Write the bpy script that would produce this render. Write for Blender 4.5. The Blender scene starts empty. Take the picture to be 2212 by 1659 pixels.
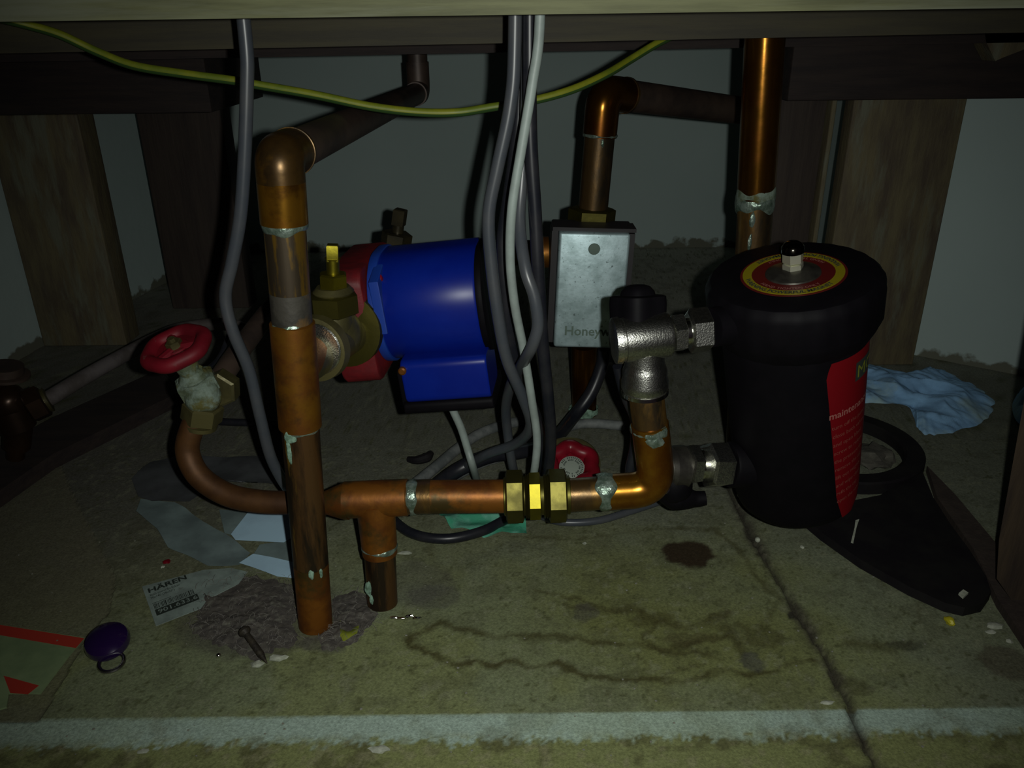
import bpy, math, random
import numpy as np
from mathutils import Vector, Matrix, noise as mnoise

# ------------------------------------------------------------ camera, light, exposure
CAMH, PITCH, ROLL, FPX = 0.46, math.radians(24.0), math.radians(0.65), 1750.0
sc = bpy.context.scene
cam_d = bpy.data.cameras.new('camera'); cam = bpy.data.objects.new('camera', cam_d)
sc.collection.objects.link(cam); sc.camera = cam
F = Vector((0, math.cos(PITCH), -math.sin(PITCH)))
U0 = Vector((0, math.sin(PITCH), math.cos(PITCH))); R0 = Vector((1, 0, 0))
RT = R0*math.cos(ROLL) - U0*math.sin(ROLL)
UP = U0*math.cos(ROLL) + R0*math.sin(ROLL)
EYE = Vector((0, 0, CAMH))
cam.matrix_world = Matrix(((RT.x, UP.x, -F.x, 0), (RT.y, UP.y, -F.y, 0), (RT.z, UP.z, -F.z, CAMH), (0, 0, 0, 1)))
cam_d.sensor_fit = 'HORIZONTAL'; cam_d.sensor_width = 36.0; cam_d.lens = FPX/2212*36.0
cam_d.clip_start = 0.02; cam_d.clip_end = 20
w = bpy.data.worlds.new('world'); sc.world = w; w.use_nodes = True
w.node_tree.nodes['Background'].inputs[0].default_value = (0.55, 0.35, 0.55, 1)
w.node_tree.nodes['Background'].inputs[1].default_value = 0.012
# the phone's own flash, beside the lens
ld = bpy.data.lights.new('phone_flash', 'SPOT'); ld.energy = 10.8; ld.spot_size = math.radians(96); ld.spot_blend = 1.0
ld.shadow_soft_size = 0.0035; ld.color = (0.97, 1.0, 0.93)
fl_o = bpy.data.objects.new('phone_flash', ld); sc.collection.objects.link(fl_o)
fm = cam.matrix_world.copy(); fm.translation = EYE + RT*0.022 + UP*0.003; fl_o.matrix_world = fm
sc.view_settings.view_transform = 'Standard'; sc.view_settings.look = 'None'
sc.view_settings.gamma = 1.0; sc.view_settings.use_curve_mapping = False
sc.view_settings.exposure = 0.0

random.seed(4); rng = np.random.default_rng(5)

# ------------------------------------------------------------ positions from sight lines
def ray(px, py): return F + RT*((px-1106)/FPX) - UP*((py-829.5)/FPX)
def at(px, py, Y):
    d = ray(px, py); return EYE + d*(Y/d.y)
def fl(px, py, z=0.0):
    d = ray(px, py); return EYE + d*((z-CAMH)/d.z)
def facing(ix, iup, cosv, px, py):
    "direction whose image slope is (ix right, iup up) and whose cosine with the sight line is cosv"
    v = -ray(px, py).normalized(); s = math.sqrt(max(0, 1-cosv*cosv))
    t = (RT*ix + UP*iup); t = (t - v*t.dot(v)).normalized()
    return (t*s + v*cosv).normalized()
def frame(ax, ref=None):
    ax = ax.normalized(); ref = ref or (Vector((0, 0, 1)) if abs(ax.z) < .9 else Vector((0, 1, 0)))
    a = (ref - ax*ref.dot(ax)).normalized(); return ax, a, ax.cross(a).normalized()

# ------------------------------------------------------------ meshes
def cr(pts, n=8, closed=False):
    P = [Vector(p) for p in pts]; out = []
    N = len(P)
    for i in range(N if closed else N-1):
        if closed: a, b, c, d = P[(i-1) % N], P[i], P[(i+1) % N], P[(i+2) % N]
        else:
            b, c = P[i], P[i+1]; a = P[i-1] if i else b*2-c; d = P[i+2] if i+2 < N else c*2-b
        for k in range(n):
            t = k/n
            out.append(0.5*((2*b)+(c-a)*t+(2*a-5*b+4*c-d)*t*t+(3*b-a-3*c+d)*t**3))
    if not closed: out.append(P[-1])
    return out
def fillet(pts, rad, n=8):
    P = [Vector(p) for p in pts]; out = [P[0]]
    for i in range(1, len(P)-1):
        a = (P[i-1]-P[i]); b = (P[i+1]-P[i]); r = min(rad, a.length*.49, b.length*.49)
        s = P[i]+a.normalized()*r; e = P[i]+b.normalized()*r
        for k in range(n+1):
            t = k/n; out.append(s*(1-t)**2 + P[i]*2*t*(1-t) + e*t*t)
    out.append(P[-1]); return out
def tube(path, r, seg=20, closed=False):
    P = [Vector(p) for p in path]; n = len(P)
    rs = r if isinstance(r, (list, tuple)) else [r]*n
    if len(rs) != n: rs = list(np.interp(np.linspace(0, 1, n), np.linspace(0, 1, len(rs)), rs))
    V, Fc = [], []; nrm = None
    for i in range(n):
        if closed: t = (P[(i+1) % n]-P[i-1]).normalized()
        else: t = (P[min(i+1, n-1)]-P[max(i-1, 0)]).normalized()
        if nrm is None: _, nrm, _ = frame(t)
        nrm = (nrm - t*nrm.dot(t)).normalized(); b = t.cross(nrm)
        for k in range(seg):
            a = 2*math.pi*k/seg; V.append(P[i]+(nrm*math.cos(a)+b*math.sin(a))*rs[i])
    m = n if closed else n-1
    for i in range(m):
        for k in range(seg):
            j = (i+1) % n; l = (k+1) % seg
            Fc.append((i*seg+k, i*seg+l, j*seg+l, j*seg+k))
    if not closed:
        Fc.append(tuple(reversed(range(seg)))); Fc.append(tuple((n-1)*seg+k for k in range(seg)))
    return V, Fc
def lathe(prof, org, ax, seg=32, phase=0.0, shape=None, ref=None):
    ax, a, b = frame(Vector(ax), ref); org = Vector(org); V, Fc = [], []
    for t, r in prof:
        for k in range(seg):
            an = phase+2*math.pi*k/seg; rr = r*(shape(an) if shape else 1)
            V.append(org+ax*t+(a*math.cos(an)+b*math.sin(an))*rr)
    n = len(prof)
    for i in range(n-1):
        for k in range(seg):
            l = (k+1) % seg; Fc.append((i*seg+k, i*seg+l, (i+1)*seg+l, (i+1)*seg+k))
    Fc.append(tuple(reversed(range(seg)))); Fc.append(tuple((n-1)*seg+k for k in range(seg)))
    return V, Fc
def hexnut(c, ax, r, ln, phase=0.0, n=6, ref=None):
    ax = Vector(ax).normalized(); h = ln/2; c = Vector(c)
    A = lathe([(-h, r*.80), (-h, r*.86), (-h*.82, r), (h*.82, r), (h, r*.86), (h, r*.80)], c, ax, n, phase, ref=ref)
    return A
def box(c, sx, sy, sz, rx=None, ry=None, rz=None, bev=0.0):
    X = rx or Vector((1, 0, 0)); Y = ry or Vector((0, 1, 0)); Z = rz or Vector((0, 0, 1)); c = Vector(c)
    if bev <= 0:
        V = [c+X*(sx/2*i)+Y*(sy/2*j)+Z*(sz/2*k) for i in (-1, 1) for j in (-1, 1) for k in (-1, 1)]
        return V, [(0, 1, 3, 2), (4, 6, 7, 5), (0, 4, 5, 1), (2, 3, 7, 6), (0, 2, 6, 4), (1, 5, 7, 3)]
    import bmesh
    bm = bmesh.new(); bmesh.ops.create_cube(bm, size=1)
    for v in bm.verts: v.co = Vector((v.co.x*sx, v.co.y*sy, v.co.z*sz))
    bmesh.ops.bevel(bm, geom=list(bm.edges), offset=bev, segments=3, profile=.5, affect='EDGES')
    bm.verts.index_update()
    V = [c+X*v.co.x+Y*v.co.y+Z*v.co.z for v in bm.verts]; Fc = [tuple(v.index for v in f.verts) for f in bm.faces]
    bm.free(); return V, Fc
def prism(poly, vec):
    "polygon (list of points) extruded by vec"
    P = [Vector(p) for p in poly]; n = len(P); vec = Vector(vec)
    V = P+[p+vec for p in P]
    Fc = [tuple(reversed(range(n))), tuple(range(n, 2*n))]
    for i in range(n): j = (i+1) % n; Fc.append((i, j, n+j, n+i))
    return V, Fc
def join(*ms):
    V, Fc = [], []
    for v, f in ms:
        o = len(V); V += list(v); Fc += [tuple(i+o for i in q) for q in f]
    return V, Fc
def radial(poly, hf, na=90, nr=20, center=None):
    "soft sheet over a floor outline, height hf(x, y, t) with t 0 at the centre and 1 at the rim"
    P = [Vector((p[0], p[1], 0)) for p in poly]
    c = center or sum(P, Vector())/len(P)
    B = cr(P, max(2, na//len(P)), closed=True); V = []; Fc = []; n = len(B)
    for j in range(nr+1):
        t = j/nr
        for b in B:
            q = c+(b-c)*t; V.append(Vector((q.x, q.y, hf(q.x, q.y, t))))
    for j in range(nr):
        for k in range(n):
            l = (k+1) % n; Fc.append((j*n+k, j*n+l, (j+1)*n+l, (j+1)*n+k))
    return V, Fc

WORLD = {}
def obj(name, m, mat, parent=None, sharp=32, base=False):
    V, Fc = m; A = np.array([tuple(v) for v in V])
    lo, hi = A.min(0), A.max(0); c = (lo+hi)/2
    if parent is None: c[2] = lo[2]
    me = bpy.data.meshes.new(name); me.from_pydata([tuple(x) for x in (A-c)], [], Fc)
    import bmesh
    bm = bmesh.new(); bm.from_mesh(me); bmesh.ops.recalc_face_normals(bm, faces=bm.faces); bm.to_mesh(me); bm.free()
    me.polygons.foreach_set('use_smooth', [True]*len(me.polygons))
    if sharp: me.set_sharp_from_angle(angle=math.radians(sharp))
    me.materials.append(mat)
    o = bpy.data.objects.new(name, me); sc.collection.objects.link(o)
    WORLD[o.name] = Vector(c)
    if parent: o.parent = parent; o.location = Vector(c)-WORLD[parent.name]
    else: o.location = Vector(c)
    return o
def tag(o, label, cat, group=None, kind=None):
    o['label'] = label; o['category'] = cat
    if group: o['group'] = group
    if kind: o['kind'] = kind
    return o
def thing(name, label, cat, loc, group=None):
    o = bpy.data.objects.new(name, None); sc.collection.objects.link(o); o.location = loc
    o.empty_display_size = .02; WORLD[o.name] = Vector(loc)
    return tag(o, label, cat, group)
def struct(name, m, mat, parent=None):
    o = obj(name, m, mat, parent, sharp=30)
    if not parent: o['kind'] = 'structure'
    return o

# ------------------------------------------------------------ materials
def lin(c): return tuple(((x/255)/12.92 if x/255 <= .04045 else ((x/255+.055)/1.055)**2.4) for x in c)
def mat(name, col, rough=.5, metal=0.0, col2=None, scale=20, lo=.4, hi=.6, bump=0.0, bscale=None, spec=.5, rough2=None,
        stretch=None, detail=6, col3=None, scale3=8, lo3=.55, hi3=.62, coat=0, alpha=None, sss=0, wave=None):
    m = bpy.data.materials.new(name); m.use_nodes = True; nt = m.node_tree; N = nt.nodes; L = nt.links
    b = N['Principled BSDF']
    b.inputs['Base Color'].default_value = (*col, 1); b.inputs['Roughness'].default_value = rough
    b.inputs['Metallic'].default_value = metal; b.inputs['Specular IOR Level'].default_value = spec
    if coat: b.inputs['Coat Weight'].default_value = coat
    if alpha is not None: b.inputs['Alpha'].default_value = alpha
    geo = N.new('ShaderNodeNewGeometry'); src = geo.outputs['Position']
    if stretch:
        mp = N.new('ShaderNodeMapping'); mp.inputs['Scale'].default_value = stretch
        L.new(src, mp.inputs['Vector']); src = mp.outputs['Vector']
    def ns(s, lo_, hi_, off=0):
        n = N.new('ShaderNodeTexNoise'); n.inputs['Scale'].default_value = s; n.inputs['Detail'].default_value = detail
        n.inputs['Roughness'].default_value = .62
        if off:
            ad = N.new('ShaderNodeVectorMath'); ad.inputs[1].default_value = (off, off*1.7, off*.3); L.new(src, ad.inputs[0]); L.new(ad.outputs[0], n.inputs['Vector'])
        else: L.new(src, n.inputs['Vector'])
        r = N.new('ShaderNodeMapRange'); r.inputs['From Min'].default_value = lo_; r.inputs['From Max'].default_value = hi_
        L.new(n.outputs['Fac'], r.inputs['Value']); return r.outputs['Result'], n
    cur = None; f1 = None
    def mix(fac, a, c2):
        x = N.new('ShaderNodeMix'); x.data_type = 'RGBA'; L.new(fac, x.inputs['Factor'])
        if a is None: x.inputs[6].default_value = (*col, 1)
        else: L.new(a, x.inputs[6])
        x.inputs[7].default_value = (*c2, 1); return x.outputs[2]
    if col2 is not None:
        f1, n1 = ns(scale, lo, hi); cur = mix(f1, cur, col2)
    if col3 is not None:
        f3, _ = ns(scale3, lo3, hi3, 3.1); cur = mix(f3, cur, col3)
    if cur is not None: L.new(cur, b.inputs['Base Color'])
    if rough2 is not None and f1 is not None:
        r = N.new('ShaderNodeMapRange'); r.inputs['To Min'].default_value = rough; r.inputs['To Max'].default_value = rough2
        L.new(f1, r.inputs['Value']); L.new(r.outputs['Result'], b.inputs['Roughness'])
    if bump:
        n = N.new('ShaderNodeTexNoise'); n.inputs['Scale'].default_value = bscale or scale*3; n.inputs['Detail'].default_value = 5
        L.new(src, n.inputs['Vector'])
        bp = N.new('ShaderNodeBump'); bp.inputs['Strength'].default_value = min(1, bump); bp.inputs['Distance'].default_value = .002
        L.new(n.outputs['Fac'], bp.inputs['Height']); L.new(bp.outputs['Normal'], b.inputs['Normal'])
    return m
M = {}
M['copper'] = mat('bright_copper', (.28, .125, .014), .40, .75, (.17, .060, .009), 28, .42, .62, .15, 60, rough2=.52, col3=(.07, .035, .012), scale3=16, lo3=.54, hi3=.64)
M['copper_lacquer'] = mat('golden_copper', (.34, .16, .015), .24, .85, (.20, .07, .008), 22, .42, .62, .05, 60, rough2=.34, col3=(.12, .05, .01), scale3=18, lo3=.55, hi3=.65)
M['copper_deep'] = mat('deep_golden_copper', (.20, .085, .010), .20, .92, (.12, .04, .006), 22, .42, .62, .05, 60, rough2=.30)
M['copper_orange'] = mat('orange_copper', (.24, .086, .011), .46, .6, (.14, .045, .008), 40, .42, .6, .15, 80, col3=(.07, .045, .012), scale3=18, lo3=.54, hi3=.64)
M['copper_dark'] = mat('tarnished_copper', (.13, .075, .028), .34, .75, (.045, .033, .020), 26, .42, .6, .2, 80, rough2=.48, col3=(.22, .12, .03), scale3=22, lo3=.5, hi3=.6, stretch=(1.5, 1.5, .5))
M['copper_bend'] = mat('browned_copper', (.085, .045, .012), .34, .7, (.045, .026, .010), 30, .42, .62, .1, 60, col3=(.16, .08, .012), scale3=20, lo3=.5, hi3=.62)
M['copper_half'] = mat('half_tarnished_copper', (.20, .115, .018), .40, .7, (.055, .040, .024), 42, .47, .53, .15, 80, rough2=.5, stretch=(1.2, 1.2, .18), col3=(.10, .075, .05), scale3=20, lo3=.58, hi3=.64)
M['copper_scorch'] = mat('scorched_copper', (.055, .050, .040), .6, .3, (.030, .028, .022), 60, .42, .6, .3, 120, col3=(.16, .09, .03), scale3=14, lo3=.58, hi3=.66)
M['copper_streak'] = mat('streaked_copper', (.105, .052, .018), .42, .6, (.028, .018, .010), 40, .42, .54, .25, 90, stretch=(1.6, 1.6, .25), col3=(.22, .13, .02), scale3=26, lo3=.57, hi3=.62)
M['copper_dull'] = mat('dull_dark_copper', (.075, .050, .038), .5, .3, (.040, .028, .024), 20, .4, .6, .1, 60)
M['copper_red'] = mat('dull_red_copper', (.115, .050, .015), .58, .5, (.060, .025, .009), 20, .4, .6, .1, 60)
M['solder'] = mat('solder', (.27, .34, .29), .32, .6, (.11, .16, .12), 120, .4, .6, .6, 220)
M['verdigris'] = mat('verdigris', (.24, .38, .29), .8, 0, (.10, .17, .12), 160, .4, .6, .6, 300)
M['corroded'] = mat('corroded_brass', (.17, .22, .18), .8, .1, (.07, .09, .05), 60, .42, .58, .8, 160, col3=(.09, .085, .02), scale3=40, lo3=.52, hi3=.6)
M['brass'] = mat('brass', (.105, .092, .018), .42, .85, (.07, .062, .014), 40, .4, .62, .1, 90, rough2=.5)
M['brass_bright'] = mat('bright_brass', (.22, .185, .012), .40, .9, (.16, .135, .010), 40, .4, .6, .1, 90)
M['brass_old'] = mat('old_brass', (.055, .045, .022), .38, .6, (.03, .026, .015), 30)
M['brass_dull'] = mat('dull_brass', (.12, .105, .040), .40, .5, (.07, .062, .026), 30, .4, .6, .2, 90)
M['chrome'] = mat('nickel_plate', (.55, .55, .50), .30, 1.0, (.40, .40, .37), 500, .42, .58, .22, 900)
M['chrome_smooth'] = mat('polished_nickel', (.75, .75, .68), .16, 1.0)
M['dark_metal'] = mat('dark_metal', (.09, .085, .07), .4, .7, (.05, .045, .04), 60)
M['dark_chrome'] = mat('dark_chrome', (.06, .055, .045), .15, 1.0)
M['screw_metal'] = mat('warm_nickel', (.85, .85, .68), .38, .85)
M['steel_ring'] = mat('steel_ring', (.45, .45, .42), .25, 1.0)
M['black'] = mat('black_plastic', (.0042, .0035, .005), .6, 0, (.003, .0026, .0038), 40, spec=.10)
M['black_matte'] = mat('black_rubber', (.0085, .007, .009), .7, 0, (.013, .012, .012), 30, spec=.15, bump=.1, bscale=100)
M['black_cable'] = mat('black_cable', (.010, .011, .016), .36, 0, (.018, .018, .022), 40, spec=.4)
M['grey_cable'] = mat('grey_cable', (.048, .055, .066), .36, 0, (.065, .068, .074), 30, .4, .65, spec=.5)
M['grey_dusty'] = mat('dusty_grey_cable', (.10, .11, .11), .7, 0, (.17, .18, .175), 60, .42, .6, .1, 100)
M['white_cable'] = mat('white_cable', (.27, .32, .30), .5, 0, (.21, .245, .23), 30)
M['grey_paint'] = mat('grey_painted_pipe', (.16, .14, .14), .55, .1, (.10, .085, .08), 30)
M['red_gloss'] = mat('red_enamel', (.17, .004, .012), .34, 0, (.11, .003, .008), 30, spec=.35)
M['red_matte'] = mat('dusty_red_enamel', (.15, .005, .012), .55, 0, (.10, .004, .009), 30, spec=.25, col3=(.12, .07, .06), scale3=60, lo3=.60, hi3=.70)
M['red_cast'] = mat('red_cast_iron', (.14, .007, .010), .55, 0, (.08, .007, .009), 40, .4, .65, .2, 120, spec=.3)
M['blue'] = mat('blue_enamel', (.002, .014, .215), .36, 0, (.0015, .011, .19), 20, .4, .6, spec=.3)
M['blue_dull'] = mat('blue_rim', (.008, .04, .28), .45)
M['label_red'] = mat('red_print', (.15, .003, .006), .5, 0, spec=.2)
M['label_red_dark'] = mat('dark_red_print', (.085, .008, .007), .4, 0, spec=.3)
M['label_yellow'] = mat('yellow_print', (.23, .19, .008), .38, 0, spec=.4)
M['ink'] = mat('black_ink', (.02, .028, .022), .7)
M['ink_green'] = mat('grey_green_ink', (.12, .17, .14), .7)
M['white_ink'] = mat('pink_white_ink', (.30, .12, .10), .6)
M['dim_ink'] = mat('dim_pink_ink', (.20, .055, .04), .6)
M['box_plate'] = mat('galvanised_plate', (.58, .74, .78), .50, .6, (.40, .53, .55), 45, .42, .60, .1, 150, col3=(.14, .19, .19), scale3=200, lo3=.60, hi3=.68)
M['box_base'] = mat('dark_box_base', (.018, .015, .017), .6)
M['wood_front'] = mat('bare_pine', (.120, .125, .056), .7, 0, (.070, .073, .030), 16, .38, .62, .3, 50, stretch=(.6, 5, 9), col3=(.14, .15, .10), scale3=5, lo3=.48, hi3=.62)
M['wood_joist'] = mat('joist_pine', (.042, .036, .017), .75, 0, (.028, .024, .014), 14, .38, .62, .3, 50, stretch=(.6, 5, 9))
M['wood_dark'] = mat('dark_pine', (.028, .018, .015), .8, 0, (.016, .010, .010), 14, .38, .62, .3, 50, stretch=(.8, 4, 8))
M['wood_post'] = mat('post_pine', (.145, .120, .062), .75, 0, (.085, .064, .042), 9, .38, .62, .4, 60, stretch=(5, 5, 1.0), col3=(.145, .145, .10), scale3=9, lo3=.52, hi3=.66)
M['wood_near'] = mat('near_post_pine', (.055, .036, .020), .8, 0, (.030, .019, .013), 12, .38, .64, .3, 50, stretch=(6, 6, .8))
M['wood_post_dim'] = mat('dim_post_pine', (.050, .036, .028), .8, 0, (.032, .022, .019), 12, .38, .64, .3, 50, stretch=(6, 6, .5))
M['paper_blue'] = mat('blue_white_paper', (.48, .70, .86), .7, 0, (.40, .58, .72), 14)
M['paper_grey'] = mat('grey_green_paper', (.19, .255, .25), .75, 0, (.125, .165, .165), 18, .4, .6)
M['paper_film'] = mat('dim_grey_film', (.075, .08, .085), .6, 0, (.05, .052, .055), 24, .4, .6)
M['label_paper'] = mat('dirty_label', (.24, .30, .27), .75, 0, (.17, .21, .19), 60, .4, .6, col3=(.07, .06, .055), scale3=30, lo3=.64, hi3=.70)
M['bag_pale'] = mat('pale_green_bag', (.24, .32, .16), .6, 0, (.17, .24, .12), 20)
M['bag_red'] = mat('red_bag_print', (.42, .035, .02), .6)
M['green_film'] = mat('green_film', (.07, .36, .22), .18, 0, (.16, .46, .34), 45, .45, .6, .8, 60, spec=.8)
M['cloth'] = mat('blue_cloth', (.30, .56, .88), .9, 0, (.20, .38, .62), 26, .4, .62, .6, 60, col3=(.34, .50, .54), scale3=13, lo3=.5, hi3=.65)
M['purple'] = mat('dark_violet_enamel', (.018, .006, .05), .18, .1, spec=.6, coat=.5)
M['dust'] = mat('grey_fluff', (.105, .095, .082), .98, 0, (.072, .065, .060), 130, .38, .6, .3, 700, col3=(.145, .14, .115), scale3=110, lo3=.56, hi3=.66, spec=.02)
M['dust_fibre'] = mat('dust_fibre', (.15, .14, .125), .9, spec=.1)
M['plaster_chip'] = mat('white_plaster', (.42, .44, .36), .9, 0, (.3, .32, .25), 200)
M['yellow_bit'] = mat('yellow_plastic', (.5, .45, .02), .5)
M['leaf'] = mat('yellow_green_plastic', (.20, .23, .02), .55, 0, (.10, .12, .015), 60)
M['rust_nail'] = mat('brown_steel', (.055, .045, .03), .6, .5, (.03, .025, .02), 120, bump=.3, bscale=300)
M['silver_disc'] = mat('silver_label', (.30, .34, .29), .5, .3)

def wall_mat():
    m = bpy.data.materials.new('painted_plaster'); m.use_nodes = True; nt = m.node_tree; N = nt.nodes; L = nt.links; b = N['Principled BSDF']
    b.inputs['Roughness'].default_value = .85; b.inputs['Specular IOR Level'].default_value = .2
    g = N.new('ShaderNodeNewGeometry'); n = N.new('ShaderNodeTexNoise'); n.inputs['Scale'].default_value = 34; n.inputs['Detail'].default_value = 8
    n2 = N.new('ShaderNodeTexNoise'); n2.inputs['Scale'].default_value = 4; n2.inputs['Detail'].default_value = 4
    L.new(g.outputs['Position'], n.inputs['Vector']); L.new(g.outputs['Position'], n2.inputs['Vector'])
    s = N.new('ShaderNodeSeparateXYZ'); L.new(g.outputs['Position'], s.inputs[0])
    a = N.new('ShaderNodeMath'); a.operation = 'MULTIPLY_ADD'; a.inputs[1].default_value = .07; L.new(n.outputs['Fac'], a.inputs[0]); L.new(s.outputs['Z'], a.inputs[2])
    r = N.new('ShaderNodeMapRange'); r.inputs['From Min'].default_value = .043; r.inputs['From Max'].default_value = .050; L.new(a.outputs[0], r.inputs['Value'])
    x = N.new('ShaderNodeMix'); x.data_type = 'RGBA'; x.inputs[6].default_value = (.37, .46, .445, 1); x.inputs[7].default_value = (.47, .57, .55, 1); L.new(n2.outputs['Fac'], x.inputs['Factor'])
    y = N.new('ShaderNodeMix'); y.data_type = 'RGBA'; y.inputs[6].default_value = (.15, .155, .12, 1); L.new(x.outputs[2], y.inputs[7]); L.new(r.outputs['Result'], y.inputs['Factor'])
    L.new(y.outputs[2], b.inputs['Base Color'])
    bp = N.new('ShaderNodeBump'); bp.inputs['Strength'].default_value = .25; bp.inputs['Distance'].default_value = .003
    L.new(n.outputs['Fac'], bp.inputs['Height']); L.new(bp.outputs['Normal'], b.inputs['Normal']); return m
M['wall'] = wall_mat()

def floor_mat():
    m = bpy.data.materials.new('stained_concrete'); m.use_nodes = True; nt = m.node_tree; N = nt.nodes; L = nt.links; b = N['Principled BSDF']
    b.inputs['Roughness'].default_value = .85; b.inputs['Specular IOR Level'].default_value = .15
    at_ = N.new('ShaderNodeAttribute'); at_.attribute_name = 'pigment'
    g = N.new('ShaderNodeNewGeometry')
    n = N.new('ShaderNodeTexNoise'); n.inputs['Scale'].default_value = 420; n.inputs['Detail'].default_value = 4; n.inputs['Roughness'].default_value = .7
    L.new(g.outputs['Position'], n.inputs['Vector'])
    r = N.new('ShaderNodeMapRange'); r.inputs['From Min'].default_value = .3; r.inputs['From Max'].default_value = .7; r.inputs['To Min'].default_value = .68; r.inputs['To Max'].default_value = 1.32
    L.new(n.outputs['Fac'], r.inputs['Value'])
    x = N.new('ShaderNodeVectorMath'); x.operation = 'SCALE'; L.new(at_.outputs['Color'], x.inputs[0]); L.new(r.outputs['Result'], x.inputs['Scale'])
    n3 = N.new('ShaderNodeTexNoise'); n3.inputs['Scale'].default_value = 900; L.new(g.outputs['Position'], n3.inputs['Vector'])
    L.new(x.outputs[0], b.inputs['Base Color'])
    bp = N.new('ShaderNodeBump'); bp.inputs['Strength'].default_value = .35; bp.inputs['Distance'].default_value = .001
    L.new(n3.outputs['Fac'], bp.inputs['Height']); L.new(bp.outputs['Normal'], b.inputs['Normal']); return m
M['floor'] = floor_mat()

# ------------------------------------------------------------ floor: slabs, joint, painted threshold
def vnoise(x, y, s, seed):
    g = np.random.default_rng(seed).random((256, 256))
    X = x*s+1000; Y = y*s+1000; xi = np.floor(X).astype(int); yi = np.floor(Y).astype(int); fx = X-xi; fy = Y-yi
    fx = fx*fx*(3-2*fx); fy = fy*fy*(3-2*fy)
    def G(a, b): return g[a % 256, b % 256]
    return (G(xi, yi)*(1-fx)+G(xi+1, yi)*fx)*(1-fy)+(G(xi, yi+1)*(1-fx)+G(xi+1, yi+1)*fx)*fy
def fbm(x, y, s, seed, o=5):
    t = 0; a = 1; w_ = 0
    for k in range(o): t = t+a*vnoise(x, y, s*2**k, seed+k); w_ += a; a *= .55
    return t/w_
def seg_dist(x, y, pts):
    d = np.full(x.shape, 9.0)
    for (ax, ay), (bx, by) in zip(pts[:-1], pts[1:]):
        vx, vy = bx-ax, by-ay; t = np.clip(((x-ax)*vx+(y-ay)*vy)/(vx*vx+vy*vy+1e-12), 0, 1)
        d = np.minimum(d, np.hypot(x-ax-t*vx, y-ay-t*vy))
    return d
def FP(lst): return [(fl(a, b).x, fl(a, b).y) for a, b in lst]
def inpoly(x, y, P):
    r = np.zeros(x.shape, bool); n = len(P)
    for i in range(n):
        x1, y1 = P[i]; x2, y2 = P[(i+1) % n]
        c = ((y1 > y) != (y2 > y)) & (x < (x2-x1)*(y-y1)/((y2-y1) if y2 != y1 else 1e-9)+x1); r ^= c
    return r
def sm(a, b, v): t = np.clip((v-a)/(b-a), 0, 1); return t*t*(3-2*t)
xs = np.concatenate([np.arange(-1.15, -.56, .012), np.arange(-.56, .56, .0022), np.arange(.56, 1.15, .012)])
ys = np.concatenate([np.arange(.22, .36, .01), np.arange(.36, .86, .0022), np.arange(.86, 1.90, .012)])
GX, GY = np.meshgrid(xs, ys); nx, ny = len(xs), len(ys)
crack = FP([(1570, 1040), (1602, 1110), (1625, 1160), (1665, 1220), (1702, 1290), (1750, 1360), (1790, 1430), (1825, 1500), (1850, 1560), (1875, 1610), (1905, 1680), (1960, 1800)])
wob = (fbm(GX, GY, 60, 3)-.5)*.006
jd = seg_dist(GX+wob, GY+wob, crack)
edgeY = lambda px: 0
frontA, frontB = fl(0, 1556), fl(2212, 1527)
fy = frontA.y+(GX-frontA.x)*(frontB.y-frontA.y)/(frontB.x-frontA.x)
f2A, f2B = fl(0, 1618), fl(2212, 1585)
fy2 = f2A.y+(GX-f2A.x)*(f2B.y-f2A.y)/(f2B.x-f2A.x)
rag = (fbm(GX, GY, 90, 11)-.5)*.010
paintm = sm(-.0012, .0012, (fy-GY)+(fbm(GX, GY, 200, 12)-.5)*.002)*sm(-.001, .003, (GY-fy2)+rag*1.2+(fbm(GX, GY, 330, 15)-.5)*.016)
sheetL = FP([(85, 1555), (178, 1392), (240, 1310), (270, 1230), (330, 1150), (280, 1060), (0, 900), (-2000, 560), (4500, 560), (4500, 1540), (2212, 1530), (85, 1555)])
onsheet = inpoly(GX, GY, FP([(85, 1556), (178, 1392), (235, 1320), (250, 1250), (150, 1050), (60, 800), (60, 500), (2600, 500), (2900, 1500), (2212, 1527)]))
base = np.zeros(GX.shape+(3,)); base[:] = (.195, .218, .100)
n1 = fbm(GX, GY, 14, 21); n2 = fbm(GX, GY, 55, 31); n3 = fbm(GX, GY, 160, 41)
def blend(mask, col): 
    global base
    base = base*(1-mask[..., None])+np.array(col)*mask[..., None]
blend(sm(.42, .62, n1)*.5, (.175, .205, .135))
# greyer towards the back and the left, olive in the wetted middle
crx0 = np.interp(-GY, [-p[1] for p in crack], [p[0] for p in crack]); wet = sm(.16, .0, np.hypot((GX-fl(1420, 1330).x)/1.5, (GY-fl(1420, 1330).y)/1.0)+(n1-.5)*.1)
blend(sm(.50, .80, GY)*.9, (.128, .130, .105))
blend(wet*.9, (.150, .160, .056)); blend(sm(.0, .12, GX-crx0)*.6, (.185, .205, .150))
blend(sm(.72, 1.1, GY)*.7, (.150, .155, .130)); blend(sm(.95, 1.45, GY)*.9, (.36, .37, .31))  # far floor painted paler to make up for the flash falling off
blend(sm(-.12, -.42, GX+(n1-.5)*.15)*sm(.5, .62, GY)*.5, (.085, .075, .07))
blend(sm(.52, .68, n2)*.30, (.075, .075, .045))
blend(sm(.60, .72, n3)*.35, (.25, .26, .17)); n4 = fbm(GX, GY, 240, 71, 3); blend(sm(.66, .78, n4)*.65, (.07, .075, .03))
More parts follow.
